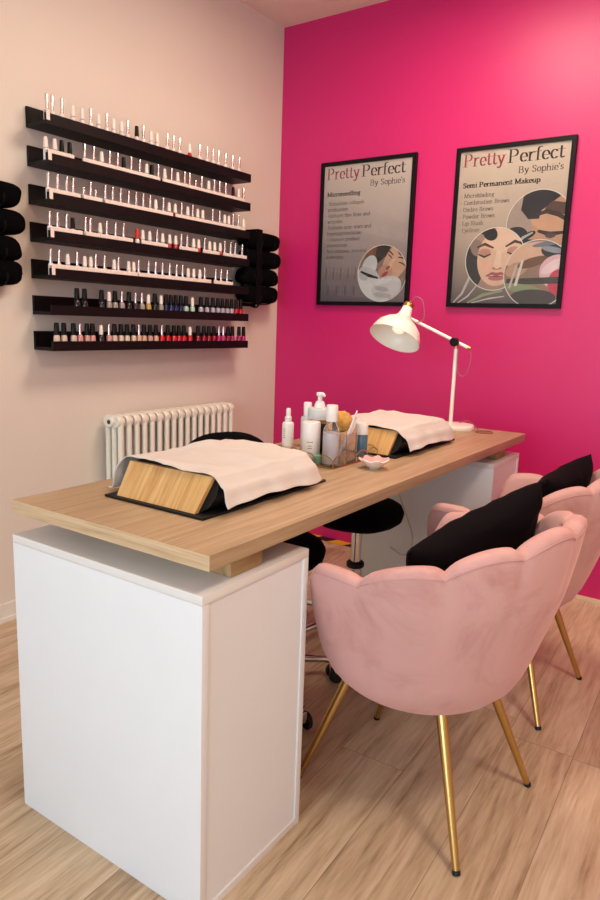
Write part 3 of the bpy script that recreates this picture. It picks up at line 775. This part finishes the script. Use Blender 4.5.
# ------------------------------------------------------------------ rolled black towels on wall racks
def towel_rack(yc, zs, label, tl, half=.145, bottom=None):
    t = thing('towel_rack', label, 'towel rack', (0, 0, 0))
    zt, zb = zs[0]+.05, zs[-1]-.06
    f = MB()
    for s_ in (-1, 1):
        y = yc+s_*.05; f.box(.0005, .006, y-.008, y+.008, zb, zt)
        for z in zs: f.tube(smooth_path([(.004, y, z-.047), (.09, y, z-.047), (.128, y, z-.03), (.131, y, z-.004)], 5), .003, 8)
    f.box(.0005, .006, yc-.058, yc+.058, zt-.02, zt); f.box(.0005, .006, yc-.058, yc+.058, zb, zb+.015)
    f.box(.112, .118, yc-.075, yc-.035, zb+.01, zt)
    f.box(.0, .118, yc-.075, yc-.035, zt-.006, zt)
    f.build('rack_frame', M['rackm'], t)
    f = MB(); f.tube(smooth_path([(.006, yc, zb+.008), (.05, yc, zb-.004), (.07, yc, zb+.004), (.075, yc, zb+.018)], 5), .005, 10); f.build('hook', M['blackply'], t)
    for k, z in enumerate(zs):
        f = MB(); r0 = .0432
        def fn(i, j, k=k):
            u = 2*i/26-1; an = 2*PI*j/28
            e = (1-abs(u)**8)**.5
            sp_ = 1+.03*math.cos(an*4)*0+.02*noise.noise(Vector((u*2, an, k*2.3)))
            r = max(r0*e*sp_, .0006)
            ln = half*(1+.06*math.sin(an+k*1.7))
            kq = 1/((abs(math.cos(an))**2.8+abs(math.sin(an))**2.8)**(1/2.8)); return Vector((.058+r*1.12*kq*math.cos(an), u*ln, r*kq*math.sin(an)))
        V = f.grid(fn, 27, 28, cv=True); f._f(V[0]); f._f(V[-1][::-1])
        o = f.build('rolled_towel', M['blacktowel'], None, 80); o.location = (0.0075, yc+.006*math.sin(k*2.1), z)
        tag(o, tl[k], 'towel', 'rolled black towels on the wall racks')
    return t
PO = ['topmost', 'second from top', 'third from top', 'lowest']
towel_rack(-.256, (1.565, 1.477, 1.389, 1.301), 'black wall rack of rolled towels between shelves and corner', ['%s rolled black towel in the rack beside the room corner' % p for p in PO])
towel_rack(-1.752, (1.563, 1.475, 1.387, 1.305), 'black wall rack of rolled towels at the left photo edge', ['%s rolled black towel at the far left photo edge' % p for p in PO])

# ------------------------------------------------------------------ posters
GL = {}
def arc(cx, cy, rx, ry, a0, a1, n=12):
    return [(cx+rx*math.cos(math.radians(a0+(a1-a0)*k/n)), cy+ry*math.sin(math.radians(a0+(a1-a0)*k/n))) for k in range(n+1)]
X = .48; CP = .72; DS = -.22
def ser(x, y, w=.09): return [(x-w, y), (x+w, y)]
def g(ch, w, *st): GL[ch] = (w, st)
bowl = lambda cx: arc(cx, X/2, .17, X/2, 0, 360, 22)
g(' ', .28); g('.', .2, [(.08, .02), (.1, .02)]); g(',', .2, [(.1, .04), (.07, -.08)]); g("'", .16, [(.07, CP), (.06, CP-.16)]); g('-', .3, [(.04, .24), (.24, .24)])
g('*', .3, [(.10, .24), (.14, .24)], [(.10, .27), (.14, .27)], [(.10, .21), (.14, .21)])
g('a', .44, arc(.2, X-.13, .12, .13, 170, 0, 8)+[(.32, .06), (.38, 0), (.41, .02)], arc(.2, .12, .13, .12, 90, 300, 10), [(.2, .24), (.32, .28)])
g('b', .48, [(.09, 0), (.09, CP)], bowl(.26), ser(.05, CP, .05)); g('c', .40, arc(.22, X/2, .16, X/2, 45, 320, 16), [(.32, .38), (.34, .40)])
g('d', .50, [(.38, 0), (.38, CP)], bowl(.22), ser(.42, 0, .05), ser(.34, CP, .05)); g('e', .42, arc(.22, X/2, .16, X/2, 0, 315, 18), [(.06, X/2), (.38, X/2)])
g('f', .30, [(.12, 0), (.12, .56)]+arc(.23, .58, .11, .14, 180, 60, 6), [(.02, X), (.25, X)], ser(.12, 0)); g('g', .46, arc(.2, X-.15, .13, .15, 0, 360, 16), [(.12, .18), (.1, .1), (.3, .04), (.34, -.06)]+arc(.2, -.1, .15, .1, 0, -180, 8), [(.3, .44), (.42, .5)])
g('h', .52, [(.10, 0), (.10, CP)], [(.10, .3)]+arc(.26, .3, .14, .18, 150, 0, 8)+[(.40, 0)], ser(.10, 0), ser(.40, 0), ser(.07, CP, .05)); g('i', .24, [(.12, 0), (.12, X)], ser(.12, 0), ser(.09, X, .05), [(.11, .66), (.13, .66)])
g('j', .24, [(.12, X), (.12, -.1), (.02, -.2)]); g('k', .50, [(.10, 0), (.10, CP)], [(.38, X), (.11, .2)], [(.2, .28), (.40, 0)], ser(.10, 0), ser(.40, 0, .08)); g('l', .24, [(.12, 0), (.12, CP)], ser(.12, 0), ser(.09, CP, .05))
g('m', .76, [(.10, 0), (.10, X)], [(.10, .3)]+arc(.23, .3, .12, .18, 150, 0, 8)+[(.35, 0)], [(.35, .3)]+arc(.48, .3, .12, .18, 150, 0, 8)+[(.60, 0)], ser(.10, 0), ser(.35, 0, .07), ser(.62, 0))
g('n', .52, [(.10, 0), (.10, X)], [(.10, .3)]+arc(.26, .3, .14, .18, 150, 0, 8)+[(.40, 0)], ser(.10, 0), ser(.41, 0), ser(.07, X, .05)); g('o', .44, bowl(.22))
g('p', .48, [(.10, DS), (.10, X)], bowl(.27), ser(.10, DS), ser(.06, X, .05)); g('q', .48, [(.38, DS), (.38, X)], bowl(.22), ser(.38, DS)); g('r', .38, [(.10, 0), (.10, X)], [(.10, .3), (.16, .42), (.26, .48), (.33, .44)], ser(.11, 0), ser(.07, X, .05))
g('s', .36, [(.30, .40), (.24, .48), (.12, .47), (.07, .38), (.12, .28), (.26, .22), (.31, .12), (.24, .02), (.12, 0), (.05, .08)]); g('t', .32, [(.13, .64), (.13, .08), (.19, 0), (.29, .06)], [(.02, X), (.27, X)])
g('u', .52, [(.10, X), (.10, .14)]+arc(.23, .14, .13, .14, 180, 300, 8)+[(.38, .2)], [(.39, X), (.39, 0), (.46, 0)], ser(.07, X, .05)); g('v', .46, [(.06, X), (.23, 0)], [(.23, 0), (.38, X)], ser(.07, X, .07), ser(.38, X, .06))
g('w', .68, [(.06, X), (.2, 0)], [(.2, 0), (.33, X)], [(.33, X), (.47, 0)], [(.47, 0), (.6, X)], ser(.07, X, .06), ser(.6, X, .05)); g('x', .46, [(.06, X), (.38, 0)], [(.06, 0), (.38, X)], ser(.08, X, .06), ser(.37, 0, .06)); g('y', .46, [(.06, X), (.24, .02)], [(.39, X), (.2, -.14), (.12, -.22), (.04, -.16)], ser(.07, X, .07), ser(.39, X, .06)); g('z', .4, [(.06, X), (.34, X), (.06, 0), (.34, 0)])
g('P', .60, [(.13, 0), (.13, CP)], [(.13, CP), (.3, CP)]+arc(.3, .53, .19, .19, 90, -90, 10)+[(.13, .34)], ser(.13, 0), ser(.1, CP, .06)); g('B', .62, [(.13, 0), (.13, CP)], [(.13, CP), (.3, CP)]+arc(.3, .55, .15, .17, 90, -90, 8)+[(.13, .38)], [(.13, .38), (.32, .38)]+arc(.32, .19, .19, .19, 90, -90, 10)+[(.13, 0)], ser(.1, 0, .06), ser(.1, CP, .06))
g('S', .52, [(.42, .56), (.36, .70), (.2, .72), (.09, .62), (.12, .46), (.34, .34), (.43, .2), (.36, .03), (.2, 0), (.07, .14)]); g('M', .84, [(.12, 0), (.12, CP)], [(.12, CP), (.4, .05)], [(.4, .05), (.68, CP)], [(.68, CP), (.68, 0)], ser(.12, 0), ser(.68, 0), ser(.1, CP, .07), ser(.7, CP, .07))
g('C', .60, arc(.34, .36, .26, .37, 45, 315, 20), [(.53, .6), (.53, .7)]); g('O', .66, arc(.33, .36, .26, .37, 0, 360, 26)); g('L', .52, [(.13, 0), (.13, CP)], [(.13, 0), (.44, 0), (.46, .14)], ser(.13, CP), ser(.1, 0, .06)); g('E', .54, [(.13, 0), (.13, CP)], [(.13, 0), (.44, 0)], [(.13, CP), (.42, CP)], [(.13, .37), (.34, .37)])
g('R', .62, [(.13, 0), (.13, CP)], [(.13, CP), (.3, CP)]+arc(.3, .54, .17, .18, 90, -90, 8)+[(.13, .36)], [(.3, .36), (.5, 0)], ser(.13, 0), ser(.52, 0, .05)); g('N', .66, [(.12, 0), (.12, CP)], [(.12, CP), (.52, 0)], [(.52, 0), (.52, CP)], ser(.12, 0), ser(.52, CP), ser(.1, CP, .06)); g('H', .7, [(.13, 0), (.13, CP)], [(.55, 0), (.55, CP)], [(.13, .37), (.55, .37)])
def text_w(s, size, sp_=0): return sum((GL[c][0]+sp_)*size for c in s)
def text(f, s, u, v, size, y, wn=.045, hn=.014, width=None, mi=0):
    """draws the string as nib-pen strokes; u, v on the poster face, y the distance off it"""
    kx = 1 if width is None else width/text_w(s, size)
    x = u
    for c in s:
        w, st = GL[c]
        for line in st:
            for (x0, y0), (x1, y1) in zip(line, line[1:]):
                A = [(x0-wn, y0-hn), (x0+wn, y0-hn), (x0+wn, y0+hn), (x0-wn, y0+hn)]; B = [(p[0]+x1-x0, p[1]+y1-y0) for p in A]
                pts = hull(A+B)
                f.poly([(x+p[0]*size*kx, y, v+p[1]*size) for p in pts], mi)
        x += w*size*kx
def hull(P):
    P = sorted(set((round(a, 6), round(b, 6)) for a, b in P))
    def half(Q):
        h = []
        for p in Q:
            while len(h) > 1 and (h[-1][0]-h[-2][0])*(p[1]-h[-2][1])-(h[-1][1]-h[-2][1])*(p[0]-h[-2][0]) <= 0: h.pop()
            h.append(p)
        return h[:-1]
    return half(P)+half(P[::-1])
def clip(poly, cl):
    out = poly
    for i in range(len(cl)):
        a, b = cl[i], cl[(i+1) % len(cl)]; inp, out = out, []
        side = lambda p: (b[0]-a[0])*(p[1]-a[1])-(b[1]-a[1])*(p[0]-a[0])
        for j in range(len(inp)):
            p, q = inp[j-1], inp[j]; sp_, sq_ = side(p), side(q)
            if (sp_ >= 0) != (sq_ >= 0):
                t = sp_/(sp_-sq_); out.append((p[0]+t*(q[0]-p[0]), p[1]+t*(q[1]-p[1])))
            if sq_ >= 0: out.append(q)
        if not out: return []
    return out
INK = {}
def ink(c):
    if c not in INK: INK[c] = mat('print_%d_%d_%d' % c, c, .35, noise_amt=.05, scale=30)
    return INK[c]
def blob(cx, cy, rx, ry, rot=0, n=28, wob=0):
    o = []; cr, sr = math.cos(math.radians(rot)), math.sin(math.radians(rot))
    for k in range(n):
        a = 2*PI*k/n; w = 1+wob*math.sin(3*a+cx*40); x, y = rx*w*math.cos(a), ry*w*math.sin(a); o.append((cx+x*cr-y*sr, cy+x*sr+y*cr))
    return o
def band(pts, w):
    """thick open curve -> polygon"""
    L_, R_ = [], []
    for i, p in enumerate(pts):
        a = pts[max(i-1, 0)]; b = pts[min(i+1, len(pts)-1)]; dx, dy = b[0]-a[0], b[1]-a[1]; d = math.hypot(dx, dy) or 1
        k = math.sin(PI*(i+.6)/(len(pts)+.2)); nx, ny = -dy/d*w/2*k, dx/d*w/2*k
        L_.append((p[0]+nx, p[1]+ny)); R_.append((p[0]-nx, p[1]-ny))
    return L_+R_[::-1]
def poster(x0, z0, W_, H_, label, build_fn, grad, tilt=0):
    t = thing('framed_poster', label, 'poster', (x0, 0, z0), 0, 'framed posters on the pink wall')
    fw = .0185; dp = .022
    f = MB(); mi = 0
    o_ = [(0, 0), (W_, 0), (W_, H_), (0, H_)]; i_ = [(fw, fw), (W_-fw, fw), (W_-fw, H_-fw), (fw, H_-fw)]
    for k in range(4):
        q_ = [o_[k], o_[(k+1) % 4], i_[(k+1) % 4], i_[k]]
        f.prism(q_, lambda p, d: Vector((p[0], -d, p[1])), .0008, dp)
    f.build('frame', M['frame'], t, 0)
    pp = MB().box(fw-.002, W_-fw+.002, -.012, -.004, fw-.002, H_-fw+.002).build('print_sheet', grad, t, 0)
    build_fn(pp, fw, W_, H_)
    gl = MB().box(fw-.001, W_-fw+.001, -.0195, -.0180, fw-.001, H_-fw+.001).build('glass_cover', M['glass'], t, 0)
    return t
class Art:
    def __init__(s, clipper): s.c = clipper; s.items = []
    def add(s, poly, col): s.items.append((poly, col))
    def build(s, name, parent, y0):
        f = MB(); mats = []; y = y0
        for poly, col in s.items:
            pl_ = clip(poly, s.c)
            if len(pl_) < 3: continue
            m_ = ink(col)
            if m_ not in mats: mats.append(m_)
            v = [f.bm.verts.new((p[0], y, p[1])) for p in pl_]
            fc = f._f(v, mats.index(m_)); y -= .00006
        f.bm.normal_update()
        return f.build(name, mats, parent, 0, fix=False, weld=False)
def circ_clip(cx, cy, r, fw, W_, H_):
    c = blob(cx, cy, r, r, n=56); return clip(c, [(fw, fw), (W_-fw, fw), (W_-fw, H_-fw), (fw, H_-fw)])
WH = (236, 224, 214)
def header(pp, fw, W_, H_):
    f = MB(); text(f, 'Pretty', .033, H_-.082, .0735, -.0123, .05, .013, width=.190); f.build('title_word', ink((178, 44, 74)), pp, 0, fix=False)
    f = MB(); text(f, 'Perfect', .235, H_-.082, .0735, -.0123, .05, .013, width=.240); f.build('title_word', ink((40, 24, 34)), pp, 0, fix=False)
    f = MB(); text(f, "By Sophie's", .285, H_-.128, .036, -.0123, .045, .018, width=.190); f.build('subtitle', ink((64, 36, 44)), pp, 0, fix=False)
def lines(pp, heading, hw, rows, v0, H_, dv=.0292, col=(82, 66, 68)):
    f = MB(); text(f, heading, .038, H_-v0, .0285, -.0123, .07, .03, width=hw); f.build('heading', ink((52, 34, 38)), pp, 0, fix=False)
    f = MB()
    for k, (s_, w_) in enumerate(rows): text(f, s_, .032+(0 if s_[0] == '*' else .013), H_-v0-.043-k*dv, .0235, -.0123, .04, .022, width=w_)
    f.build('list_text', ink(col), pp, 0, fix=False)
def art_left(pp, fw, W_, H_):
    header(pp, fw, W_, H_)
    lines(pp, 'Microneedling', .195, [('* Stimulates collagen', .225), ('production', .12), ('* Reduces fine lines and', .262), ('wrinkles', .09), ('* Reduces acne scars and', .272), ('hyperpigmentation', .205), ('* Enhances product', .21), ('absorption', .125), ('* Non-invasive, minimal', .25), ('downtime', .105)], .165, H_)
    # faint machine cartridges printed along the bottom
    A = Art([(fw, fw), (.25, fw), (.25, .24), (fw, .24)])
    for k in range(9):
        x = .045+k*.022; A.add([(x, .13), (x+.007, .13), (x+.009, .185), (x+.003, .19)], (146, 128, 130) if k % 2 else (120, 104, 108))
    for k in range(7):
        x = .06+k*.026; A.add([(x, .05), (x+.009, .05), (x+.010, .095), (x+.001, .10)], (132, 114, 118) if k % 2 else (104, 90, 96))
    A.build('faded_pattern', pp, -.0122)
    cx, cy, r = .376, .157, .134
    ring = Art(circ_clip(cx, cy, r+.0035, fw, W_, H_)); ring.add(blob(cx, cy, .2, .2), WH); ring.build('photo_ring', pp, -.0123)
    A = Art(circ_clip(cx, cy, r, fw, W_, H_))
    A.add(blob(cx, cy, .2, .2), (150, 120, 106))
    A.add([(cx-.15, cy-.15), (cx+.06, cy-.15), (cx-.03, cy+.01), (cx-.15, cy+.02)], (226, 218, 214))
    A.add([(cx-.09, cy+.15), (cx-.02, cy+.15), (cx-.05, cy+.05), (cx-.10, cy+.03)], (140, 84, 60))      # sleeve / arm
    A.add([(cx-.03, cy+.15), (cx+.05, cy+.15), (cx+.03, cy+.09), (cx-.05, cy+.03)], (60, 52, 52))
    A.add(blob(cx+.075, cy+.055, .098, .062, 58), (218, 168, 142))     # tilted face
    A.add(blob(cx+.02, cy+.005, .04, .035, 20), (206, 150, 126))
    A.add(blob(cx+.13, cy+.12, .05, .04, 30), (58, 36, 30))         # hair
    A.add(band([(cx+.01, cy+.115), (cx+.035, cy+.108), (cx+.06, cy+.085)], .008), (70, 42, 34))
    A.add(band([(cx+.085, cy+.075), (cx+.11, cy+.072), (cx+.135, cy+.058)], .008), (70, 42, 34))
    A.add(band([(cx+.03, cy+.09), (cx+.045, cy+.08), (cx+.055, cy+.068)], .006), (52, 32, 30)); A.add(band([(cx+.09, cy+.052), (cx+.11, cy+.046), (cx+.128, cy+.034)], .006), (52, 32, 30))
    A.add([(cx+.055, cy+.07), (cx+.07, cy+.066), (cx+.045, cy+.018), (cx+.026, cy+.030)], (230, 184, 158))
    A.add(blob(cx+.033, cy+.026, .014, .007, 35), (150, 92, 80)); A.add(blob(cx+.018, cy-.004, .022, .009, 30), (176, 84, 82))
    A.add(blob(cx-.07, cy+.035, .040, .055, -25), (214, 208, 208)); A.add(blob(cx-.045, cy-.0, .045, .014, -35), (200, 194, 196))      # gloved hand
    A.add(blob(cx-.10, cy-.0, .03, .035, 10), (196, 190, 192)); A.add(band([(cx-.12, cy+.01), (cx-.07, cy-.01), (cx-.02, cy-.022)], .016), (34, 28, 30))
    A.add(blob(cx+.03, cy-.07, .085, .055, 18), (212, 202, 200)); A.add(blob(cx-.01, cy-.04, .03, .012, 25), (228, 220, 218))
    A.add(blob(cx+.03, cy-.036, .03, .011, 20), (222, 212, 210)); A.add(blob(cx+.005, cy-.075, .04, .012, -10), (184, 172, 172)); A.add(blob(cx+.01, cy-.105, .05, .012, -5), (188, 176, 176))
    A.build('round_photo', pp, -.0124)
def art_right(pp, fw, W_, H_):
    header(pp, fw, W_, H_)
    lines(pp, 'Semi Permanent Makeup', .345, [('* Microblading', .155), ('* Combination Brows', .225), ('* Ombre Brows', .155), ('* Powder Brows', .165), ('* Lip Blush', .115), ('* Eyeliner', .10)], .172, H_, .0298)
    # photo 1 : brow close-up with black gloves
    cx, cy, r = .392, .355, .138
    ring = Art(circ_clip(cx, cy, r+.003, fw, W_, H_)); ring.add(blob(cx, cy, .2, .2), WH); ring.build('photo_ring', pp, -.01225)
    A = Art(circ_clip(cx, cy, r, fw, W_, H_)); A.add(blob(cx, cy, .2, .2), (202, 148, 118))
    A.add(blob(cx-.12, cy+.0, .09, .13, 10), (176, 150, 138)); A.add(blob(cx+.05, cy+.02, .09, .06, -15), (214, 160, 128))
    A.add([(cx-.07, cy+.14), (cx+.06, cy+.15), (cx+.10, cy+.12), (cx+.01, cy+.055), (cx+.0, cy+.02), (cx-.045, cy+.02), (cx-.08, cy+.06)], (36, 28, 32))
    A.add([(cx+.02, cy+.06), (cx+.14, cy+.02), (cx+.14, cy+.075), (cx+.05, cy+.09)], (92, 60, 48))
    A.add(band([(cx-.01, cy+.035), (cx+.03, cy+.05), (cx+.08, cy+.035), (cx+.13, cy+.0)], .022), (64, 38, 32))
    A.add(band([(cx+.0, cy-.03), (cx+.05, cy-.045), (cx+.11, cy-.04)], .020), (54, 34, 34)); A.add(blob(cx+.055, cy-.05, .022, .012), (84, 58, 56))
    A.add(blob(cx-.10, cy-.055, .06, .045, 15), (38, 30, 36)); A.add(blob(cx-.045, cy-.05, .04, .014, 25), (30, 24, 28)); A.add(blob(cx-.05, cy-.085, .045, .02, 10), (34, 28, 32))
    A.add(band([(cx-.02, cy-.035), (cx-.06, cy-.055), (cx-.12, cy-.11)], .012), (182, 176, 178))
    A.build('round_photo', pp, -.0123)
    # photo 2 : face with closed eyes
    cx, cy, r = .213, .212, .134
    ring = Art(circ_clip(cx, cy, r+.0035, fw, W_, H_)); ring.add(blob(cx, cy, .2, .2), WH); ring.build('photo_ring', pp, -.0135)
    A = Art(circ_clip(cx, cy, r, fw, W_, H_)); A.add(blob(cx, cy, .2, .2), (176, 138, 120))
    A.add(blob(cx-.10, cy-.02, .045, .10, 10), (52, 40, 42)); A.add(blob(cx-.085, cy+.05, .03, .04, 30), (150, 120, 110))
    A.add(blob(cx+.018, cy+.01, .098, .128, -8), (232, 186, 158)); A.add(blob(cx+.03, cy+.08, .08, .05, -8), (238, 196, 170))
    A.add(blob(cx-.028, cy+.11, .035, .028, -35), (30, 24, 28)); A.add(blob(cx-.05, cy+.135, .03, .03, 0), (30, 24, 28))
    A.add(blob(cx-.03, cy-.03, .03, .025), (236, 180, 158)); A.add(blob(cx+.075, cy-.025, .028, .024), (234, 178, 154))
    A.add(band([(cx-.085, cy+.052), (cx-.05, cy+.066), (cx-.008, cy+.048)], .013), (78, 44, 36)); A.add(band([(cx+.045, cy+.052), (cx+.085, cy+.074), (cx+.125, cy+.062)], .013), (78, 44, 36))
    A.add(blob(cx-.048, cy+.030, .028, .016), (206, 142, 122)); A.add(blob(cx+.082, cy+.036, .028, .016), (206, 142, 122))
    A.add(band([(cx-.078, cy+.022), (cx-.048, cy+.010), (cx-.018, cy+.022)], .009), (48, 28, 28)); A.add(band([(cx+.054, cy+.028), (cx+.084, cy+.016), (cx+.112, cy+.030)], .009), (48, 28, 28))
    A.add([(cx+.008, cy+.035), (cx+.026, cy+.035), (cx+.034, cy-.035), (cx-.004, cy-.035)], (242, 204, 180)); A.add(blob(cx+.014, cy-.040, .022, .007), (186, 122, 104)); A.add(blob(cx+.014, cy-.034, .013, .008), (240, 196, 172))
    A.add(band([(cx-.034, cy-.074), (cx-.008, cy-.062), (cx+.014, cy-.067), (cx+.036, cy-.062), (cx+.060, cy-.074), ], .015), (178, 88, 90)); A.add(blob(cx+.013, cy-.083, .036, .011), (196, 106, 106)); A.add(band([(cx-.034, cy-.074), (cx+.013, cy-.076), (cx+.060, cy-.074)], .003), (112, 48, 52))
    A.build('round_photo', pp, -.0136)
    # photo 3 : hand working on a treatment
    cx, cy, r = .405, .145, .142
    ring = Art(circ_clip(cx, cy, r+.0035, fw, W_, H_)); ring.add(blob(cx, cy, .2, .2), WH); ring.build('photo_ring', pp, -.0151)
    A = Art(circ_clip(cx, cy, r, fw, W_, H_)); A.add(blob(cx, cy, .2, .2), (156, 118, 100))
    A.add(blob(cx-.05, cy+.085, .12, .045, 12), (222, 176, 148)); A.add(blob(cx-.09, cy+.02, .05, .03, 20), (196, 148, 120)); A.add(blob(cx-.02, cy+.05, .07, .02, 15), (120, 76, 56))
    A.add(blob(cx+.085, cy+.105, .075, .04, 5), (44, 40, 46)); A.add(blob(cx+.06, cy+.10, .05, .012, -12), (150, 150, 160)); A.add(blob(cx+.03, cy+.125, .06, .01, 8), (120, 118, 128))
    A.add(blob(cx+.085, cy+.01, .075, .07, 0), (228, 178, 184)); A.add(blob(cx+.10, cy-.04, .05, .06, 10), (206, 60, 84)); A.add(blob(cx+.06, cy+.03, .05, .02, 35), (240, 206, 208))
    A.add([(cx-.13, cy-.045), (cx+.10, cy-.040), (cx+.10, cy-.012), (cx-.13, cy-.020)], (66, 62, 52)); A.add(blob(cx-.06, cy-.06, .09, .018, -8), (142, 150, 110)); A.add(blob(cx-.01, cy-.10, .10, .035, 0), (78, 64, 60))
    A.add([(cx-.095, cy-.05), (cx-.082, cy-.05), (cx-.06, cy+.06), (cx-.070, cy+.06)], (224, 208, 196)); A.add([(cx-.12, cy-.06), (cx-.11, cy-.06), (cx-.085, cy+.04), (cx-.095, cy+.04)], (200, 180, 168))
    A.build('round_photo', pp, -.0152)
    # reflections of bright things, painted as pale swooshes at the lower left
    A = Art([(fw, fw), (.28, fw), (.28, .2), (fw, .2)])
    A.add(band([(.03, .02), (.07, .06), (.10, .13), (.105, .17)], .012), (196, 184, 178)); A.add(band([(.055, .02), (.10, .05), (.14, .10)], .008), (206, 194, 188)); A.add(band([(.10, .02), (.17, .055), (.26, .075)], .014), (158, 156, 120)); A.add(band([(.12, .02), (.2, .04), (.27, .05)], .007), (208, 198, 190))
    A.build('painted_reflection', pp, -.0122)
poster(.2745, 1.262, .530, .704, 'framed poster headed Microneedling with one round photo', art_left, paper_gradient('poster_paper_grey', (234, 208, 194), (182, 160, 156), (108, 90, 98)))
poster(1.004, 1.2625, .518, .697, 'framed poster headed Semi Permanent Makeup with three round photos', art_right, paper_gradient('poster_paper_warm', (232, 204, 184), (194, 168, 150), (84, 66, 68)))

# ------------------------------------------------------------------ light
def area(name, loc, rot, size, size_y, power, col):
    l = bpy.data.lights.new(name, 'AREA'); l.shape = 'RECTANGLE'; l.size = size; l.size_y = size_y; l.energy = power; l.color = col
    o = bpy.data.objects.new(name, l); COL.objects.link(o); o.location = loc; o.rotation_euler = rot; return o
area('window_daylight', ((wx0+wx1)/2, Y0+.02, (wz0+wz1)/2), (PI/2, 0, 0), wx1-wx0-.1, wz1-wz0-.1, 84, (.71, .87, 1.0))
for x, y, p in ((1.3, -.95, 22), (2.8, -2.2, 22)):
    l = bpy.data.lights.new('ceiling_lamp', 'AREA'); l.shape = 'DISK'; l.size = .62; l.energy = p; l.color = (1.0, .81, .63)
    o = bpy.data.objects.new('ceiling_lamp', l); COL.objects.link(o); o.location = (x, y, H-.05)
w = bpy.data.worlds.new('sky'); S.world = w; w.use_nodes = True
bg = w.node_tree.nodes['Background']; bg.inputs[0].default_value = (.75, .86, 1, 1); bg.inputs[1].default_value = 2.0

# ------------------------------------------------------------------ camera
cam = bpy.data.cameras.new('camera'); co = bpy.data.objects.new('camera', cam); COL.objects.link(co); S.camera = co
cam.sensor_fit = 'VERTICAL'; cam.sensor_height = 24; cam.sensor_width = 36; cam.lens = 685.03/900*24; cam.clip_start = .02
yaw, pitch_, roll = -.6051, .1848, .0342
cy_, sy_ = math.cos(yaw), math.sin(yaw); cp_, sp2 = math.cos(pitch_), math.sin(pitch_)
fw_ = Vector((sy_*cp_, cy_*cp_, -sp2)); r0 = Vector((cy_, -sy_, 0)); u0 = r0.cross(fw_)
rr = math.cos(roll)*r0+math.sin(roll)*u0; uu = -math.sin(roll)*r0+math.cos(roll)*u0
co.matrix_world = Matrix(((rr.x, uu.x, -fw_.x, 2.3284), (rr.y, uu.y, -fw_.y, -3.0949), (rr.z, uu.z, -fw_.z, 1.1701), (0, 0, 0, 1)))
S.view_settings.view_transform = 'Standard'; S.view_settings.look = 'None'; S.view_settings.gamma = 1; S.view_settings.use_curve_mapping = False
S.view_settings.exposure = 0.13
